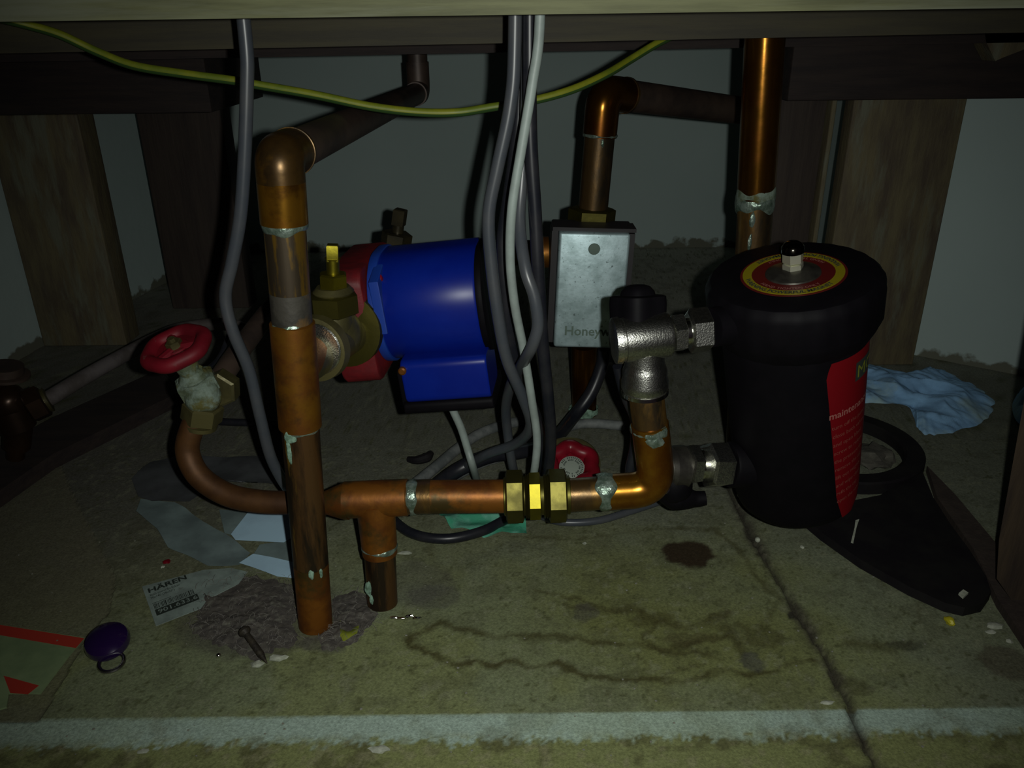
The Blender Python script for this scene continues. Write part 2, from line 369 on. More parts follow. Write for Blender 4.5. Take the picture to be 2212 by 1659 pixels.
# tide lines
warp = .014; wx = (fbm(GX, GY, 30, 51)-.5)*warp+(fbm(GX, GY, 130, 53)-.5)*.010; wy = (fbm(GX, GY, 30, 61)-.5)*warp+(fbm(GX, GY, 130, 63)-.5)*.010
for pts, wd, amt in [
    ([(885, 1378), (950, 1350), (1010, 1364), (1080, 1376), (1150, 1368), (1250, 1374), (1300, 1384), (1370, 1396), (1430, 1400), (1480, 1392), (1560, 1372)], .0035, .8),
    ([(890, 1384), (930, 1412), (990, 1435), (1060, 1436), (1110, 1424), (1145, 1440), (1200, 1433), (1260, 1456), (1330, 1468), (1400, 1472), (1480, 1470), (1550, 1452), (1620, 1458), (1690, 1440), (1760, 1425)], .003, .9),
    ([(1230, 1300), (1300, 1312), (1370, 1312), (1420, 1342), (1480, 1356), (1530, 1340), (1580, 1320)], .004, .75),
    ([(1160, 1268), (1210, 1284), (1260, 1288), (1300, 1302)], .0022, .7),
    ([(1420, 1345), (1380, 1375), (1440, 1410), (1500, 1405), (1560, 1420)], .0025, .7),
    ([(1380, 1420), (1400, 1450), (1450, 1455), (1520, 1430)], .0018, .6),
    ([(1470, 1140), (1550, 1146), (1600, 1185), (1640, 1250), (1675, 1300), (1650, 1345), (1600, 1350)], .003, .6),
    ([(1040, 1110), (1100, 1160), (1200, 1165), (1330, 1150), (1470, 1140)], .0022, .5),
    ([(1530, 1352), (1570, 1358), (1592, 1390), (1615, 1430)], .0050, .6),
    ([(930, 1180), (960, 1240), (900, 1270)], .004, .35),
    ([(1900, 1250), (1990, 1300), (1960, 1400), (1870, 1390)], .0015, .35),
    ([(1850, 1390), (1920, 1400), (1960, 1392)], .006, .5)]:
    d = seg_dist(GX+wx, GY+wy, FP(pts)); blend(sm(wd*1.7, wd*.3, d)*amt*(.55+.45*sm(.35, .55, n2)), (.060, .055, .020))
    # darker, wetted side of each line
for cx, cy, rx, ry, amt, col in [(1485, 1196, 56, 28, .95, (.030, .018, .010)), (1625, 1428, 26, 22, .6, (.06, .06, .062)), (1400, 1335, 60, 14, .55, (.06, .055, .018)), (1650, 1372, 46, 24, .55, (.06, .056, .02)), (1490, 1378, 60, 12, .5, (.07, .06, .025)), (1180, 1376, 70, 9, .5, (.07, .07, .03)), (1340, 1460, 70, 8, .4, (.07, .07, .03)), (1722, 1332, 14, 8, .9, (.02, .02, .015)),
                                 (1850, 1480, 34, 22, .5, (.05, .045, .02)), (1950, 1395, 40, 12, .45, (.05, .055, .04)), (2180, 1430, 60, 40, .5, (.05, .025, .02)),
                                 (1270, 1315, 30, 20, .5, (.07, .065, .06)), (560, 1330, 190, 80, .6, (.075, .068, .06)), (700, 1390, 60, 25, .6, (.07, .065, .065)),
                                 (940, 1290, 60, 30, .5, (.075, .07, .065)), (890, 1260, 90, 50, .4, (.085, .08, .075))]:
    c = fl(cx, cy); ex = abs(fl(cx+rx, cy).x-c.x); ey = abs(fl(cx, cy-ry).y-c.y)
    d = np.hypot((GX-c.x+wx)/ex, (GY-c.y+wy)/ey); blend(sm(1.12, .82, d)*amt, col)
# ring left by a pot
c = fl(172, 1180); ex = abs(fl(258, 1180).x-c.x); ey = abs(fl(172, 1140).y-c.y); d = np.hypot((GX-c.x+wx)/ex, (GY-c.y+wy)/ey)
blend(sm(.30, .0, abs(d-.85))*.55*sm(.3, .55, n2), (.13, .13, .105)); 
# threshold: olive front, pale painted strip
infront = sm(-.0008, .0008, fy-GY); blend(infront*.85, (.205, .225, .088)); blend(infront*sm(.50, .66, n2)*.6, (.08, .075, .035)); blend(infront*sm(.56, .7, n3)*.5, (.25, .24, .14))
spk = 1-sm(.012, .002, (GY-fy2))*sm(.44, .54, n3)*.55
blend(paintm*.9*spk*(1-.35*sm(.5, .7, n2)), (.36, .47, .41)); blend(paintm*sm(.45, .65, n1)*.5, (.33, .42, .31))
# the joint
blend(sm(.011, .002, jd)*.75*(.4+.6*sm(.4, .6, n2)), (.060, .052, .042)); blend(sm(.0035, .001, jd)*.8, (.03, .026, .02))
blend((~onsheet & (GY > fy)) * .6, (.15, .14, .09)); base = np.clip(base, .004, 1)
GZ = np.where(onsheet | (GY <= fy), 0.0, -.0022); GZ = np.where(jd < .0022, -.004, GZ); GZ = GZ+(n3-.5)*.0006*(jd > .003)-.0004
far = GY > 1.2; GZ = np.where(far, -.0006, GZ)
qi = (np.arange(ny-1)[:, None]*nx+np.arange(nx-1)[None, :]).ravel()
quads = np.stack([qi, qi+1, qi+nx+1, qi+nx], 1)
qx = (GX[:-1, :-1]+GX[1:, 1:]).ravel()/2; qy = (GY[:-1, :-1]+GY[1:, 1:]).ravel()/2
qj = (jd[:-1, :-1]).ravel(); qs = onsheet[:-1, :-1].ravel(); qf = (GY <= fy)[:-1, :-1].ravel()
crx = np.interp(-qy, [-p[1] for p in crack], [p[0] for p in crack])
cls = np.where(qf, 2, np.where(~qs, 3, np.where(qj < .0024, 3, np.where(qx < crx, 0, 1))))
def gridobj(name, sel, parent=None):
    q = quads[sel]; used = np.unique(q); mp = np.zeros(nx*ny, int); mp[used] = np.arange(len(used))
    P = np.stack([GX.ravel()[used], GY.ravel()[used], GZ.ravel()[used]], 1)
    c = np.array([P[:, 0].mean(), P[:, 1].mean(), P[:, 2].mean()])
    me = bpy.data.meshes.new(name); me.vertices.add(len(P)); me.vertices.foreach_set('co', (P-c).ravel())
    q2 = mp[q]; me.loops.add(q2.size); me.loops.foreach_set('vertex_index', q2.ravel().astype(np.int32))
    me.polygons.add(len(q2)); me.polygons.foreach_set('loop_start', np.arange(0, q2.size, 4, dtype=np.int32)); me.update(calc_edges=True)
    me.polygons.foreach_set('use_smooth', [True]*len(q2))
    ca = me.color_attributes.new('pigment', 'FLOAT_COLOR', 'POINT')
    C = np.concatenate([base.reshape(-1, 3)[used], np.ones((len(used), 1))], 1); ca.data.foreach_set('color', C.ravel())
    me.materials.append(M['floor']); o = bpy.data.objects.new(name, me); sc.collection.objects.link(o); WORLD[o.name] = Vector(c)
    if parent: o.parent = parent; o.location = Vector(c)-WORLD[parent.name]
    else: o.location = Vector(c); o['kind'] = 'structure'
    return o
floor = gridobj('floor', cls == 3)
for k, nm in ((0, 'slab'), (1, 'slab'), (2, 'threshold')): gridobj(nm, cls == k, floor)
sub = obj('subfloor', box((0, 1.05, -.03), 2.4, 1.7, .05), M['wood_dark'], floor)

# ------------------------------------------------------------ walls and ceiling
H = .78
def wall(name, a, b, th=.06, out=1):
    a = Vector((a[0], a[1], -.01)); b = Vector((b[0], b[1], -.01)); d = (b-a).normalized(); n = Vector((d.y, -d.x, 0))*out
    return struct(name, prism([a, b, b+n*th, a+n*th], (0, 0, H)), M['wall'])
cl = fl(475, 550); back = fl(1560, 533)
lw0 = fl(20, 785); lw1 = fl(310, 635); sl = (lw1.x-lw0.x)/(lw1.y-lw0.y)
BX0 = lw1.x+(1.76-lw1.y)*sl
wall('wall_left', (lw0.x-(lw0.y-.25)*sl, .25), (BX0, 1.76), out=-1)
wall('wall_back', (BX0-.08, back.y), (.62, back.y), out=-1)
r0 = fl(2025, 776); r1 = fl(2212, 812); ur = (r1-r0).normalized()
ra = r0-ur*.125; rb = r0+ur*.5
wall('wall_right', (ra.x, ra.y), (rb.x, rb.y), out=-1)
wall('wall_return', (ra.x+.005, ra.y+.03), (ra.x+.02, back.y+.02), out=1)
wall('wall_side', (rb.x-.02, rb.y+.05), (rb.x+.02, .2), out=-1)
struct('ceiling', box((.05, 1.1, H+.0), 2.6, 1.9, .03), M['wood_dark'])

# ------------------------------------------------------------ timber platform
def span(x0, x1, y0, y1, z0, z1, bev=.002): return box(((x0+x1)/2, (y0+y1)/2, (z0+z1)/2), x1-x0, y1-y0, z1-z0, bev=bev)
def slant(xa, za, xb, zb, y0, y1, h):
    "board across the frame whose lower edge runs (xa,za)-(xb,zb)"
    return prism([(xa, y0, za), (xb, y0, zb), (xb, y1, zb), (xa, y1, za)], (0, 0, h))
a = at(0, 48, .50); b = at(2212, 16, .50)
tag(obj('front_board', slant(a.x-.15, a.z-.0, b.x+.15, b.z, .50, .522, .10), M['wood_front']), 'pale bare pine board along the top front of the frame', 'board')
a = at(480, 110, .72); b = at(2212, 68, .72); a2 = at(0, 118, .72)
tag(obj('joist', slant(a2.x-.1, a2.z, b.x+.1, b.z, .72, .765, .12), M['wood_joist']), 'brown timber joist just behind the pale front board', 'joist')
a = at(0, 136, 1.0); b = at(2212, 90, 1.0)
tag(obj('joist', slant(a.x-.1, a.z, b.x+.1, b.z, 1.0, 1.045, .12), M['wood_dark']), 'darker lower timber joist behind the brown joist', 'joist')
# left bearer and posts
YA = 1.2
zt = at(165, 247, YA).z
xa = max(at(-40, 300, YA).x, lw0.x+(YA-lw0.y)*sl+.003)
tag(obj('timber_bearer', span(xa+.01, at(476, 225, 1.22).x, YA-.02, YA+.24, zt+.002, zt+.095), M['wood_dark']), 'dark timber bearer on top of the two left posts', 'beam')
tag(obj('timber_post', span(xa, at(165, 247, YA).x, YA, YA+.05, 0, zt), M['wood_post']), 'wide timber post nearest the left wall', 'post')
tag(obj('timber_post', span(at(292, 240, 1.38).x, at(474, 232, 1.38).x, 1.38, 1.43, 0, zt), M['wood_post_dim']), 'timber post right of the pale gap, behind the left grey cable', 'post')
# right bearer and posts
YC = 1.085; z2 = at(1950, 212, YC).z
pc = obj('timber_post', span(at(1846, 215, YC).x, at(2090, 215, YC).x, YC, YC+.03, 0, z2), M['wood_post']); tag(pc, 'broad lit timber post right of the black canister', 'post')
tag(obj('timber_bearer', span(at(1690, 215, 1.06).x, at(2560, 215, 1.06).x, 1.04, 1.08, z2+.002, z2+.09), M['wood_dark']), 'dark timber bearer over the right hand posts', 'beam')
tag(obj('timber_plank', span(at(1690, 205, 1.13).x, at(1800, 205, 1.13).x, 1.14, 1.165, 0, z2), M['wood_post_dim']), 'dark upright plank between the tall pipe and the broad post', 'plank')
tag(obj('timber_batten', span(at(1801, 205, 1.12).x, at(1812, 205, 1.12).x, 1.12, 1.15, 0, z2), M['wood_post']), 'thin pale batten edge beside the dark upright plank', 'batten')
tag(obj('timber_block', prism([at(2125, 55, 1.0), at(2212, 45, 1.0), at(2230, 100, 1.0), at(2165, 125, 1.0), at(2150, 132, 1.0), at(2130, 90, 1.0)], (0, .03, 0)), M['wood_post']), 'small wooden block under the joist at the top right corner', 'block')
# near right post, cut by the frame
YE = .66
e0 = at(2192, 950, YE)
yy_ = fl(2195, 1312).y
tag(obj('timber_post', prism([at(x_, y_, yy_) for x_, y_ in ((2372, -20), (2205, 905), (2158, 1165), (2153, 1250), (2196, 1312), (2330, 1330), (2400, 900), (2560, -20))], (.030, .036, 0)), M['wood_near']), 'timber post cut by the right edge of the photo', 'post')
# battens on the floor
def fprism(px, z0, h): return prism([fl(x, y, z0) for x, y in px], (0, 0, h))
tag(obj('floor_batten', fprism([(-60, 1140), (120, 1012), (395, 872), (352, 822), (120, 930), (-60, 1030)], .0, .018), M['wood_dark']), 'dark timber batten lying on the floor at left', 'batten')
tag(obj('floor_batten', fprism([(2098, 1200), (2022, 1090), (2000, 1020), (2060, 1082), (2190, 1240), (2300, 1370), (2430, 1530), (2330, 1580), (2152, 1312)], .0, .008), M['wood_post_dim']), 'brown floor batten beside the black spanner handle at right', 'batten')

# ------------------------------------------------------------ pipes
def ringcollar(c, ax, r, w_, seg=40, amp=.12, seed=0):
    "lumpy band of solder around a pipe"
    rr = random.Random(seed); ph = [rr.uniform(0, 6.28) for _ in range(6)]
    def shp(a): return 1+amp*.3*(math.sin(3*a+ph[0])+.6*math.sin(7*a+ph[1])+.4*math.sin(13*a+ph[2]))*.5
    ax, u, v = frame(Vector(ax)); V, Fc = [], []; prof = [(-1, .97), (-.7, 1.03), (0, 1.06), (.7, 1.03), (1, .97)]
    for t, r_ in prof:
        for k in range(seg):
            a = 2*math.pi*k/seg; off = t*w_/2*(1+.35*math.sin(2*a+ph[3])+.25*math.sin(5*a+ph[4]))
            rad = r*(r_ if abs(t) == 1 else r_*shp(a)); V.append(Vector(c)+ax*off+(u*math.cos(a)+v*math.sin(a))*rad)
    for i in range(4):
        for k in range(seg): l = (k+1) % seg; Fc.append((i*seg+k, i*seg+l, (i+1)*seg+l, (i+1)*seg+k))
    return V, Fc
def blob(c, r, n=3, sq=(1, 1, 1), seed=1, amp=.3):
    import bmesh
    bm = bmesh.new(); bmesh.ops.create_icosphere(bm, subdivisions=n, radius=1); V = []
    for v in bm.verts:
        k = 1+amp*mnoise.noise(v.co*1.7+Vector((seed*3.1, 0, 0))); V.append(Vector(c)+Vector((v.co.x*sq[0], v.co.y*sq[1], v.co.z*sq[2]))*r*k)
    Fc = [tuple(v.index for v in f.verts) for f in bm.faces]; bm.free(); return V, Fc

# tall left pipe
foot = fl(682, 1348); foot.z = 0
top = at(603, 335, .54)
p = thing('copper_pipe', 'thick stained copper pipe rising from the floor at left, elbowed at top', 'pipe', foot)
def onp(py, A=foot, B=top, px=None):
    "point on the segment A-B seen at image height py"
    lo, hi = 0., 1.
    def yy(t):
        q = A.lerp(B, t)-EYE; return 829.5-FPX*q.dot(UP)/q.dot(F)
    for _ in range(40):
        m_ = (lo+hi)/2
        if (yy(m_) > py) == (yy(0) > yy(1)): lo = m_
        else: hi = m_
    return A.lerp(B, (lo+hi)/2)
R1 = .0140
obj('pipe_foot', tube([foot, onp(1215)], R1, 40), M['copper_orange'], p)
obj('pipe_shaft', tube([onp(1216), onp(925)], R1*1.0, 40), M['copper_streak'], p)
sock = onp(922); sock2 = onp(695)
obj('tee_fitting', join(lathe([(0, R1*1.02), (.001, R1*1.13), ((sock2-sock).length-.001, R1*1.13), ((sock2-sock).length, R1*1.02)], sock, sock2-sock, 40),
                        tube([at(640, 795, .545), at(668, 765, .575)], R1*1.1, 32)), M['copper'], p)
obj('pipe_shaft', tube([onp(632), onp(480)], R1, 40), M['copper_half'], p)
obj('scorched_band', tube([onp(698), onp(630)], R1*1.003, 40), M['copper_scorch'], p)
farE = at(905, 200, 1.20)
e0 = onp(482); e1 = at(603, 341, .54)
dr = (farE-e1).normalized()
elb = fillet([e0, e1, e1+dr*.034], .022, 12)
obj('elbow_sleeve', tube([e0, onp(392)], R1*1.13, 40), M['copper_lacquer'], p)
obj('elbow_bend', tube(fillet([onp(394), e1, e1+dr*.034], .022, 14), R1*1.13, 40), M['copper_bend'], p)
obj('elbow_lip', join(lathe([(0, R1*1.02), (.0006, R1*1.17), (.003, R1*1.17), (.0035, R1*1.02)], e1+dr*.028, dr, 40)), M['copper_dark'], p)
for i, py in enumerate((486, 706, 914)):
    obj('solder_joint', ringcollar(onp(py), top-foot, R1*1.045, .007, seed=i, amp=.08), M['solder'], p)
obj('solder_drip', join(blob(onp(960)+Vector((-.006, -.0125, 0)), .0022, sq=(1, .6, 4.5), seed=4), blob(onp(925)+Vector((-.004, -.0135, 0)), .003, sq=(1.5, .6, 2.0), seed=5)), M['verdigris'], p)
obj('solder_drip', join(blob(onp(1219)+Vector((.003, -.0132, 0)), .0022, sq=(1, .6, 2.2), seed=6), blob(onp(1222)+Vector((.010, -.0100, 0)), .0018, sq=(.8, .6, 2.2), seed=7)), M['verdigris'], p)
# dark return pipe running back to the wall
q = thing('copper_pipe', 'dull dark pipe running back from the left elbow and turning up', 'pipe', e1+dr*.03)
c2 = farE; upt = at(910, 95, 1.20); upt = Vector((c2.x+.002, c2.y, .56))
obj('pipe_shaft', tube([e1+dr*.026, c2-dr*.03], R1, 32), M['copper_dull'], q)
obj('elbow', tube(fillet([c2-dr*.035, c2, c2+Vector((0, 0, .040))], .022, 10), R1*1.12, 32), M['copper_dull'], q)
obj('pipe_riser', tube([c2+Vector((0, 0, .036)), upt], R1, 32), M['copper_dull'], q)

# low horizontal run with tee, union and right elbow
YR = .575
def ru(px, py=1072): return at(px, py, YR)
rL, rTee, rU, rE = ru(700, 1086), ru(815, 1077), ru(1158, 1073), ru(1400, 1058)
h = thing('copper_pipe_run', 'low horizontal copper pipe with tee, brass union and elbow', 'pipe', fl(815, 1305))
obj('reducer', lathe([(0, .0094), (.004, .0108), (.016, .0152), (.020, .0156)], rL, rTee-rL, 36), M['copper_orange'], h)
tfoot = fl(826, 1302); tfoot.z = 0
t0 = ru(745, 1080)
tl = (ru(882, 1074)-t0).length
obj('tee_fitting', join(lathe([(0, .0154), (tl-.001, .0154), (tl, .0142)], t0, rTee-t0, 40),
                        tube([rTee+Vector((-.002, 0, -.002)), onp(1195, rTee, tfoot)], [.0162, .0150, .0148], 36)), M['copper_orange'], h)
obj('stub_pipe', tube([onp(1188, rTee, tfoot), tfoot], .0132, 36), M['copper_streak'], h)['label'] = 'stained stub pipe with verdigris patches'
st = onp(1265, rTee, tfoot)
obj('verdigris_patch', join(blob(st+Vector((-.009, -.0095, .004)), .0032, sq=(1.0, .6, 2.4), seed=9), blob(st+Vector((-.007, -.0115, -.006)), .0026, sq=(.8, .5, 1.7), seed=11)), M['verdigris'], h)
obj('solder_joint', ringcollar(onp(1180, rTee, tfoot), tfoot-rTee, .0146, .004, seed=21), M['solder'], h)
obj('solder_joint', ringcollar(ru(892, 1073), rU-rTee, .0146, .007, seed=22), M['solder'], h)
obj('pipe_length', tube([ru(880, 1074), ru(932, 1072)], .0143, 36), M['copper_dark'], h)
obj('pipe_length', tube([ru(925, 1073), ru(1095, 1072)], .0139, 40), M['copper_orange'], h)
ud = (ru(1228, 1070)-ru(1090, 1074)).normalized()
phn = math.radians(-31)
def nutx(px, r, wpx, phase=None):
    c = ru(px, 1073-(px-1090)*.02); s = wpx*.70/1750
    return hexnut(c, ud, r, s, phn if phase is None else phase, ref=Vector((0, 0, 1)))
un = obj('union', join(lathe([(0, .0146), (0.0005, .0160), (.0545, .0160), (.055, .0146)], ru(1088, 1073), ud, 36)), M['brass'], h)
for px, r, wpx in ((1112, .0220, 38), (1155, .0195, 26), (1204, .0222, 38)):
    obj('hex_nut', nutx(px, r, wpx), M['brass_bright'] if px == 1155 else M['brass'], un)
obj('thread_ring', join(*[lathe([(0, .0165), (.001, .0185), (.002, .0165)], ru(x, 1072), ud, 32) for x in (1134, 1138, 1174, 1179)]), M['brass'], un)
obj('pipe_length', tube([ru(1225, 1070), ru(1310, 1064)], .0139, 36), M['copper_dark'], h)['label'] = 'brown tarnished pipe length right of the union'
vtop = at(1393, 830, YR); vE = at(1421, 1056, YR)
cE = vE
elr = fillet([ru(1300, 1064), cE, onp(915, cE, vtop)], .032, 14)
obj('elbow', tube(elr, .0150, 40), M['copper_lacquer'], h)
obj('solder_joint', ringcollar(ru(1306, 1062), ud, .0152, .012, seed=23, amp=.15), M['solder'], h)
obj('pipe_riser', tube([onp(930, cE, vtop), vtop], .0138, 36), M['copper_dark'], h)
obj('solder_joint', join(ringcollar(onp(925, cE, vtop), vtop-cE, .0148, .006, seed=24, amp=.3), blob(onp(935, cE, vtop)+Vector((.001, -.0135, 0)), .0055, sq=(1.3, .5, 1.1), seed=12)), M['solder'], h)

# thinner bent pipe going back left to the gate valve
b = thing('copper_pipe', 'thinner brown copper pipe curving left and up to the red wheel valve', 'pipe', at(560, 1085, .575))
bp = [ru(706, 1086), ru(640, 1086), at(560, 1083, .578), at(490, 1068, .583), at(430, 1028, .59), at(405, 975, .597), at(415, 925, .60), at(436, 885, .605)]
obj('pipe_shaft', tube(cr(bp, 8), .0098, 28), M['copper_red'], b)

# grey pipe from the fitting at far left
g = thing('grey_pipe', 'thin grey painted pipe running diagonally behind the red wheel', 'pipe', at(100, 865, .82))
obj('pipe_shaft', tube(cr([at(88, 872, .80), at(200, 805, .88), at(330, 735, .99), at(400, 708, 1.05), at(490, 700, 1.09), at(530, 712, 1.09)], 8), .0088, 20), M['grey_paint'], g)

# brass elbow fitting far left
M['brown_brass'] = mat('brown_brass', (.05, .026, .014), .32, .6, (.03, .016, .010), 20)
v = thing('brass_fitting', 'brown brass compression elbow at the far left edge', 'pipe fitting', fl(20, 1010))
obj('body', join(tube(fillet([at(-60, 850, .80), at(12, 858, .80), at(40, 925, .80)], .02), .0185, 24), blob(at(18, 868, .80), .020, 3, amp=.08)), M['brown_brass'], v)
obj('hex_nut', hexnut(at(78, 872, .80), at(100, 862, .81)-at(60, 880, .80), .0195, .018), M['brown_brass'], v)
obj('nut_ring', lathe([(0, .011), (.0, .014), (.004, .0145), (.005, .011)], at(96, 866, .806), at(100, 862, .81)-at(60, 880, .80), 24), M['brass_dull'], v)
obj('drain_stub', join(tube([at(42, 905, .80), at(36, 965, .80)], .014, 20), tube([at(36, 962, .80), at(33, 988, .80)], .0095, 16)), M['brown_brass'], v)
obj('flange', lathe([(0, .020), (.001, .0225), (.004, .0225), (.005, .020)], at(15, 815, .80), at(15, 810, .80)-at(20, 870, .80), 24), M['copper_dull'], v)
obj('stub_pipe', tube([at(12, 812, .80), at(10, 790, .80)], .018, 24), M['copper_dull'], v)

# ------------------------------------------------------------ gate valve with red handwheel
def handwheel(name, par, c, n, r, lobes=6, amp=.05, th=.0065, mt=None):
    n, u, w_ = frame(n); path = []
    for k in range(96):
        a = 2*math.pi*k/96; rr = (r-th)*(1+amp*math.cos(lobes*a)); path.append(c+(u*math.cos(a)+w_*math.sin(a))*rr)
    ms = [tube(path, th, 14, closed=True)]
    for k in range(3):
        a = 2*math.pi*k/3+.5; d = u*math.cos(a)+w_*math.sin(a)
        ms.append(tube([c+d*.004-n*.001, c+d*(r-th)], [.0052, .0042], 10))
    ms.append(lathe([(-.0015, .0085), (-.0012, r*.62), (.0008, r*.62), (.0010, .0085)], c, n, 40))
    ms.append(lathe([(-.005, .009), (-.004, .0105), (.001, .0105), (.002, .0095)], c, n, 24))
    return obj(name, join(*ms), mt or M['red_gloss'], par)
wc = at(381, 752, .60); wn = facing(-.50, .86, .47, 381, 752)
gv = thing('gate_valve', 'corroded brass gate valve with a red handwheel at left', 'valve', at(436, 890, .605))
body_c = wc-wn*.062
hw = handwheel('handwheel', gv, wc, wn, .0285, 6, .03, .0062, M['red_matte'])
obj('wheel_nut', join(hexnut(wc+wn*.004, wn, .0065, .006), lathe([(0, .003), (.010, .003)], wc, wn, 10)), M['brass_dull'], hw)
obj('stem', join(lathe([(-.036, .0115), (-.030, .0125), (-.024, .0085), (-.018, .0092), (-.012, .0075), (-.002, .0045)], wc, wn, 24),
                 blob(wc-wn*.016+RT*(-.003), .0052, 3, seed=3, amp=.6), blob(wc-wn*.024+RT*.004, .0058, 3, seed=8, amp=.6)), M['corroded'], gv)
obj('bonnet_nut', hexnut(wc-wn*.038, wn, .0175, .015, .4), M['corroded'], gv)
bc = at(438, 855, .605)
obj('body', join(blob(bc, .0150, 3, seed=2, amp=.12), tube([wc-wn*.042, bc], .0135, 20)), M['corroded'], gv)
obj('lower_nut', hexnut(at(437, 892, .605), at(437, 892, .605)-at(445, 840, .605), .0165, .016, .2), M['brass_dull'], gv)
obj('lower_nut_ring', lathe([(0, .012), (0, .0142), (.0035, .0142), (.0035, .012)], at(432, 912, .604), at(437, 892, .605)-at(445, 840, .605), 24), M['brass_dull'], gv)
obj('side_nut', hexnut(at(478, 838, .62), at(500, 800, .65)-at(450, 850, .60), .0155, .015, .1), M['brass_dull'], gv)
b2 = thing('copper_pipe', 'short brown pipe rising right from behind the corroded gate valve', 'pipe', at(480, 820, .63))
obj('pipe_shaft', tube(cr([at(470, 828, .625), at(505, 775, .66), at(560, 700, .72), at(600, 650, .78)], 6), .0095, 20), M['copper_dull'], b2)

# ------------------------------------------------------------ circulation pump
pm = thing('circulation_pump', 'blue and red circulation pump behind the left copper pipe', 'pump', at(930, 880, .70))
O = at(838, 668, .70); ax = (at(1075, 648, .69)-O).normalized(); fw = Vector((0, 1, 0)); fw = (fw-ax*fw.dot(ax)).normalized(); upv = ax.cross(fw).normalized()
if upv.z < 0: upv = -upv
def L3(x, f, u): return O+ax*x+fw*f+upv*u
def extr(sec, x0, x1, bev=.002):
    "cross-section (f,u) extruded along the motor axis with softened ends"
    n = len(sec); V, Fc = [], []; cf = sum(s[0] for s in sec)/n; cu = sum(s[1] for s in sec)/n
    st_ = [(x0, 1-bev*18), (x0+bev*.3, 1-bev*7), (x0+bev, 1), (x1-bev, 1), (x1-bev*.3, 1-bev*7), (x1, 1-bev*18)]
    for x, s in st_:
        for f_, u_ in sec: V.append(L3(x, cf+(f_-cf)*s, cu+(u_-cu)*s))
    for i in range(len(st_)-1):
        for k in range(n): l = (k+1) % n; Fc.append((i*n+k, i*n+l, (i+1)*n+l, (i+1)*n+k))
    Fc.append(tuple(reversed(range(n)))); Fc.append(tuple((len(st_)-1)*n+k for k in range(n))); return V, Fc
RM = .052
def rsec(f0, f1, u0, u1, r, n=8):
    out = []
    for (cx, cy, a0) in ((f1-r, u1-r, 0), (f0+r, u1-r, 90), (f0+r, u0+r, 180), (f1-r, u0+r, 270)):
        for k in range(n+1): a = math.radians(a0+90*k/n); out.append((cx+r*math.cos(a), cy+r*math.sin(a)))
    return out
obj('motor_cover', extr(rsec(-RM, RM, -.042, .055, .045, 14), .004, .091, .0025), M['blue'], pm)
obj('cover_rim', join(extr(rsec(-RM-.0012, RM+.001, -.044, .0565, .045, 14), -.001, .007, .001)), M['blue_dull'], pm)
obj('cover_tab', extr([(-.0545, .042), (-.030, .050), (-.030, -.012), (-.0545, -.004)], .004, .012, .001), M['blue_dull'], pm)
obj('end_cap', extr(rsec(-RM+.001, RM-.001, -.041, .054, .044, 14), .090, .096, .001), M['black'], pm)
obj('terminal_box', extr(rsec(-.058, -.005, -.070, -.030, .007, 5), .018, .093, .002), M['blue'], pm)
obj('terminal_base', extr(rsec(-.056, .01, -.081, -.070, .004, 4), .014, .094, .002), M['black'], pm)
obj('terminal_base_side', extr(rsec(-.050, .01, -.079, -.040, .004, 4), .012, .020, .001), M['black'], pm)
obj('screw', lathe([(0, .0032), (.0045, .0032), (.0055, .002)], L3(.010, -RM+.012, .040), (-fw*.8+upv*.6), 14), M['red_gloss'], pm)
obj('screw', lathe([(0, .0035), (.0045, .0035), (.0055, .0022)], L3(.020, -RM-.004, -.037), -fw, 14), M['copper_orange'], pm)
obj('volute', join(extr(rsec(-.056, .054, -.050, .052, .014, 6), -.036, -.002, .003), extr(rsec(-.040, .040, -.036, .044, .030, 6), -.040, -.024, .003)), M['red_cast'], pm)
obj('rear_casting', join(tube([L3(-.02, .0, .0), L3(-.028, .10, .01)], .024, 24)), M['red_cast'], pm)
# front isolating valve between tee and volute
fa, fb = at(645, 790, .556), at(795, 695, .69); fd = (fb-fa).normalized()
fv = thing('pump_valve', 'brass isolating valve with square stem in front of the pump', 'valve', fa)
obj('body', join(tube([fa, fb], .0165, 28), blob(at(725, 718, .63), .022, 3, amp=.05)), M['brass_dull'], fv)
obj('union_nut', lathe([(-.006, .021), (-.005, .0255), (.004, .0265), (.006, .0235)], at(684, 753, .590), fd, 36), M['brass_dull'], fv)
obj('steel_washer', lathe([(-.001, .0195), (0, .0205), (.001, .0205), (.001, .0195)], at(682, 755, .582), fd, 36), M['chrome'], fv)
obj('pump_flange', lathe([(-.003, .026), (-.002, .0325), (.004, .0330), (.006, .028)], at(745, 712, .650), fd, 40), M['brass'], fv)
vc = at(722, 700, .625)
def vup(z): return vc+Vector((.0008*z/.01, 0, z))
obj('neck', lathe([(-.004, .017), (.010, .0155)], vc, (0, 0, 1), 24), M['brass_dull'], fv)
obj('bonnet_nut', hexnut(vup(.018), (0, 0, 1), .0205, .018, .35), M['brass'], fv)
obj('gland_nut', hexnut(vup(.036), (.06, 0, 1), .0118, .014, .2), M['brass_bright'], fv)
obj('packing_collar', lathe([(0, .0155), (.002, .0165), (.006, .013)], vup(.026), (0, 0, 1), 28), M['brass_dull'], fv)
obj('square_stem', join(lathe([(0, .0052), (.012, .0052), (.013, .0064)], vup(.042), (.07, 0, 1), 20), lathe([(0, .0062), (.012, .0062), (.013, .0055)], vup(.053), (.07, 0, 1), 4, .9)), M['brass_bright'], fv)
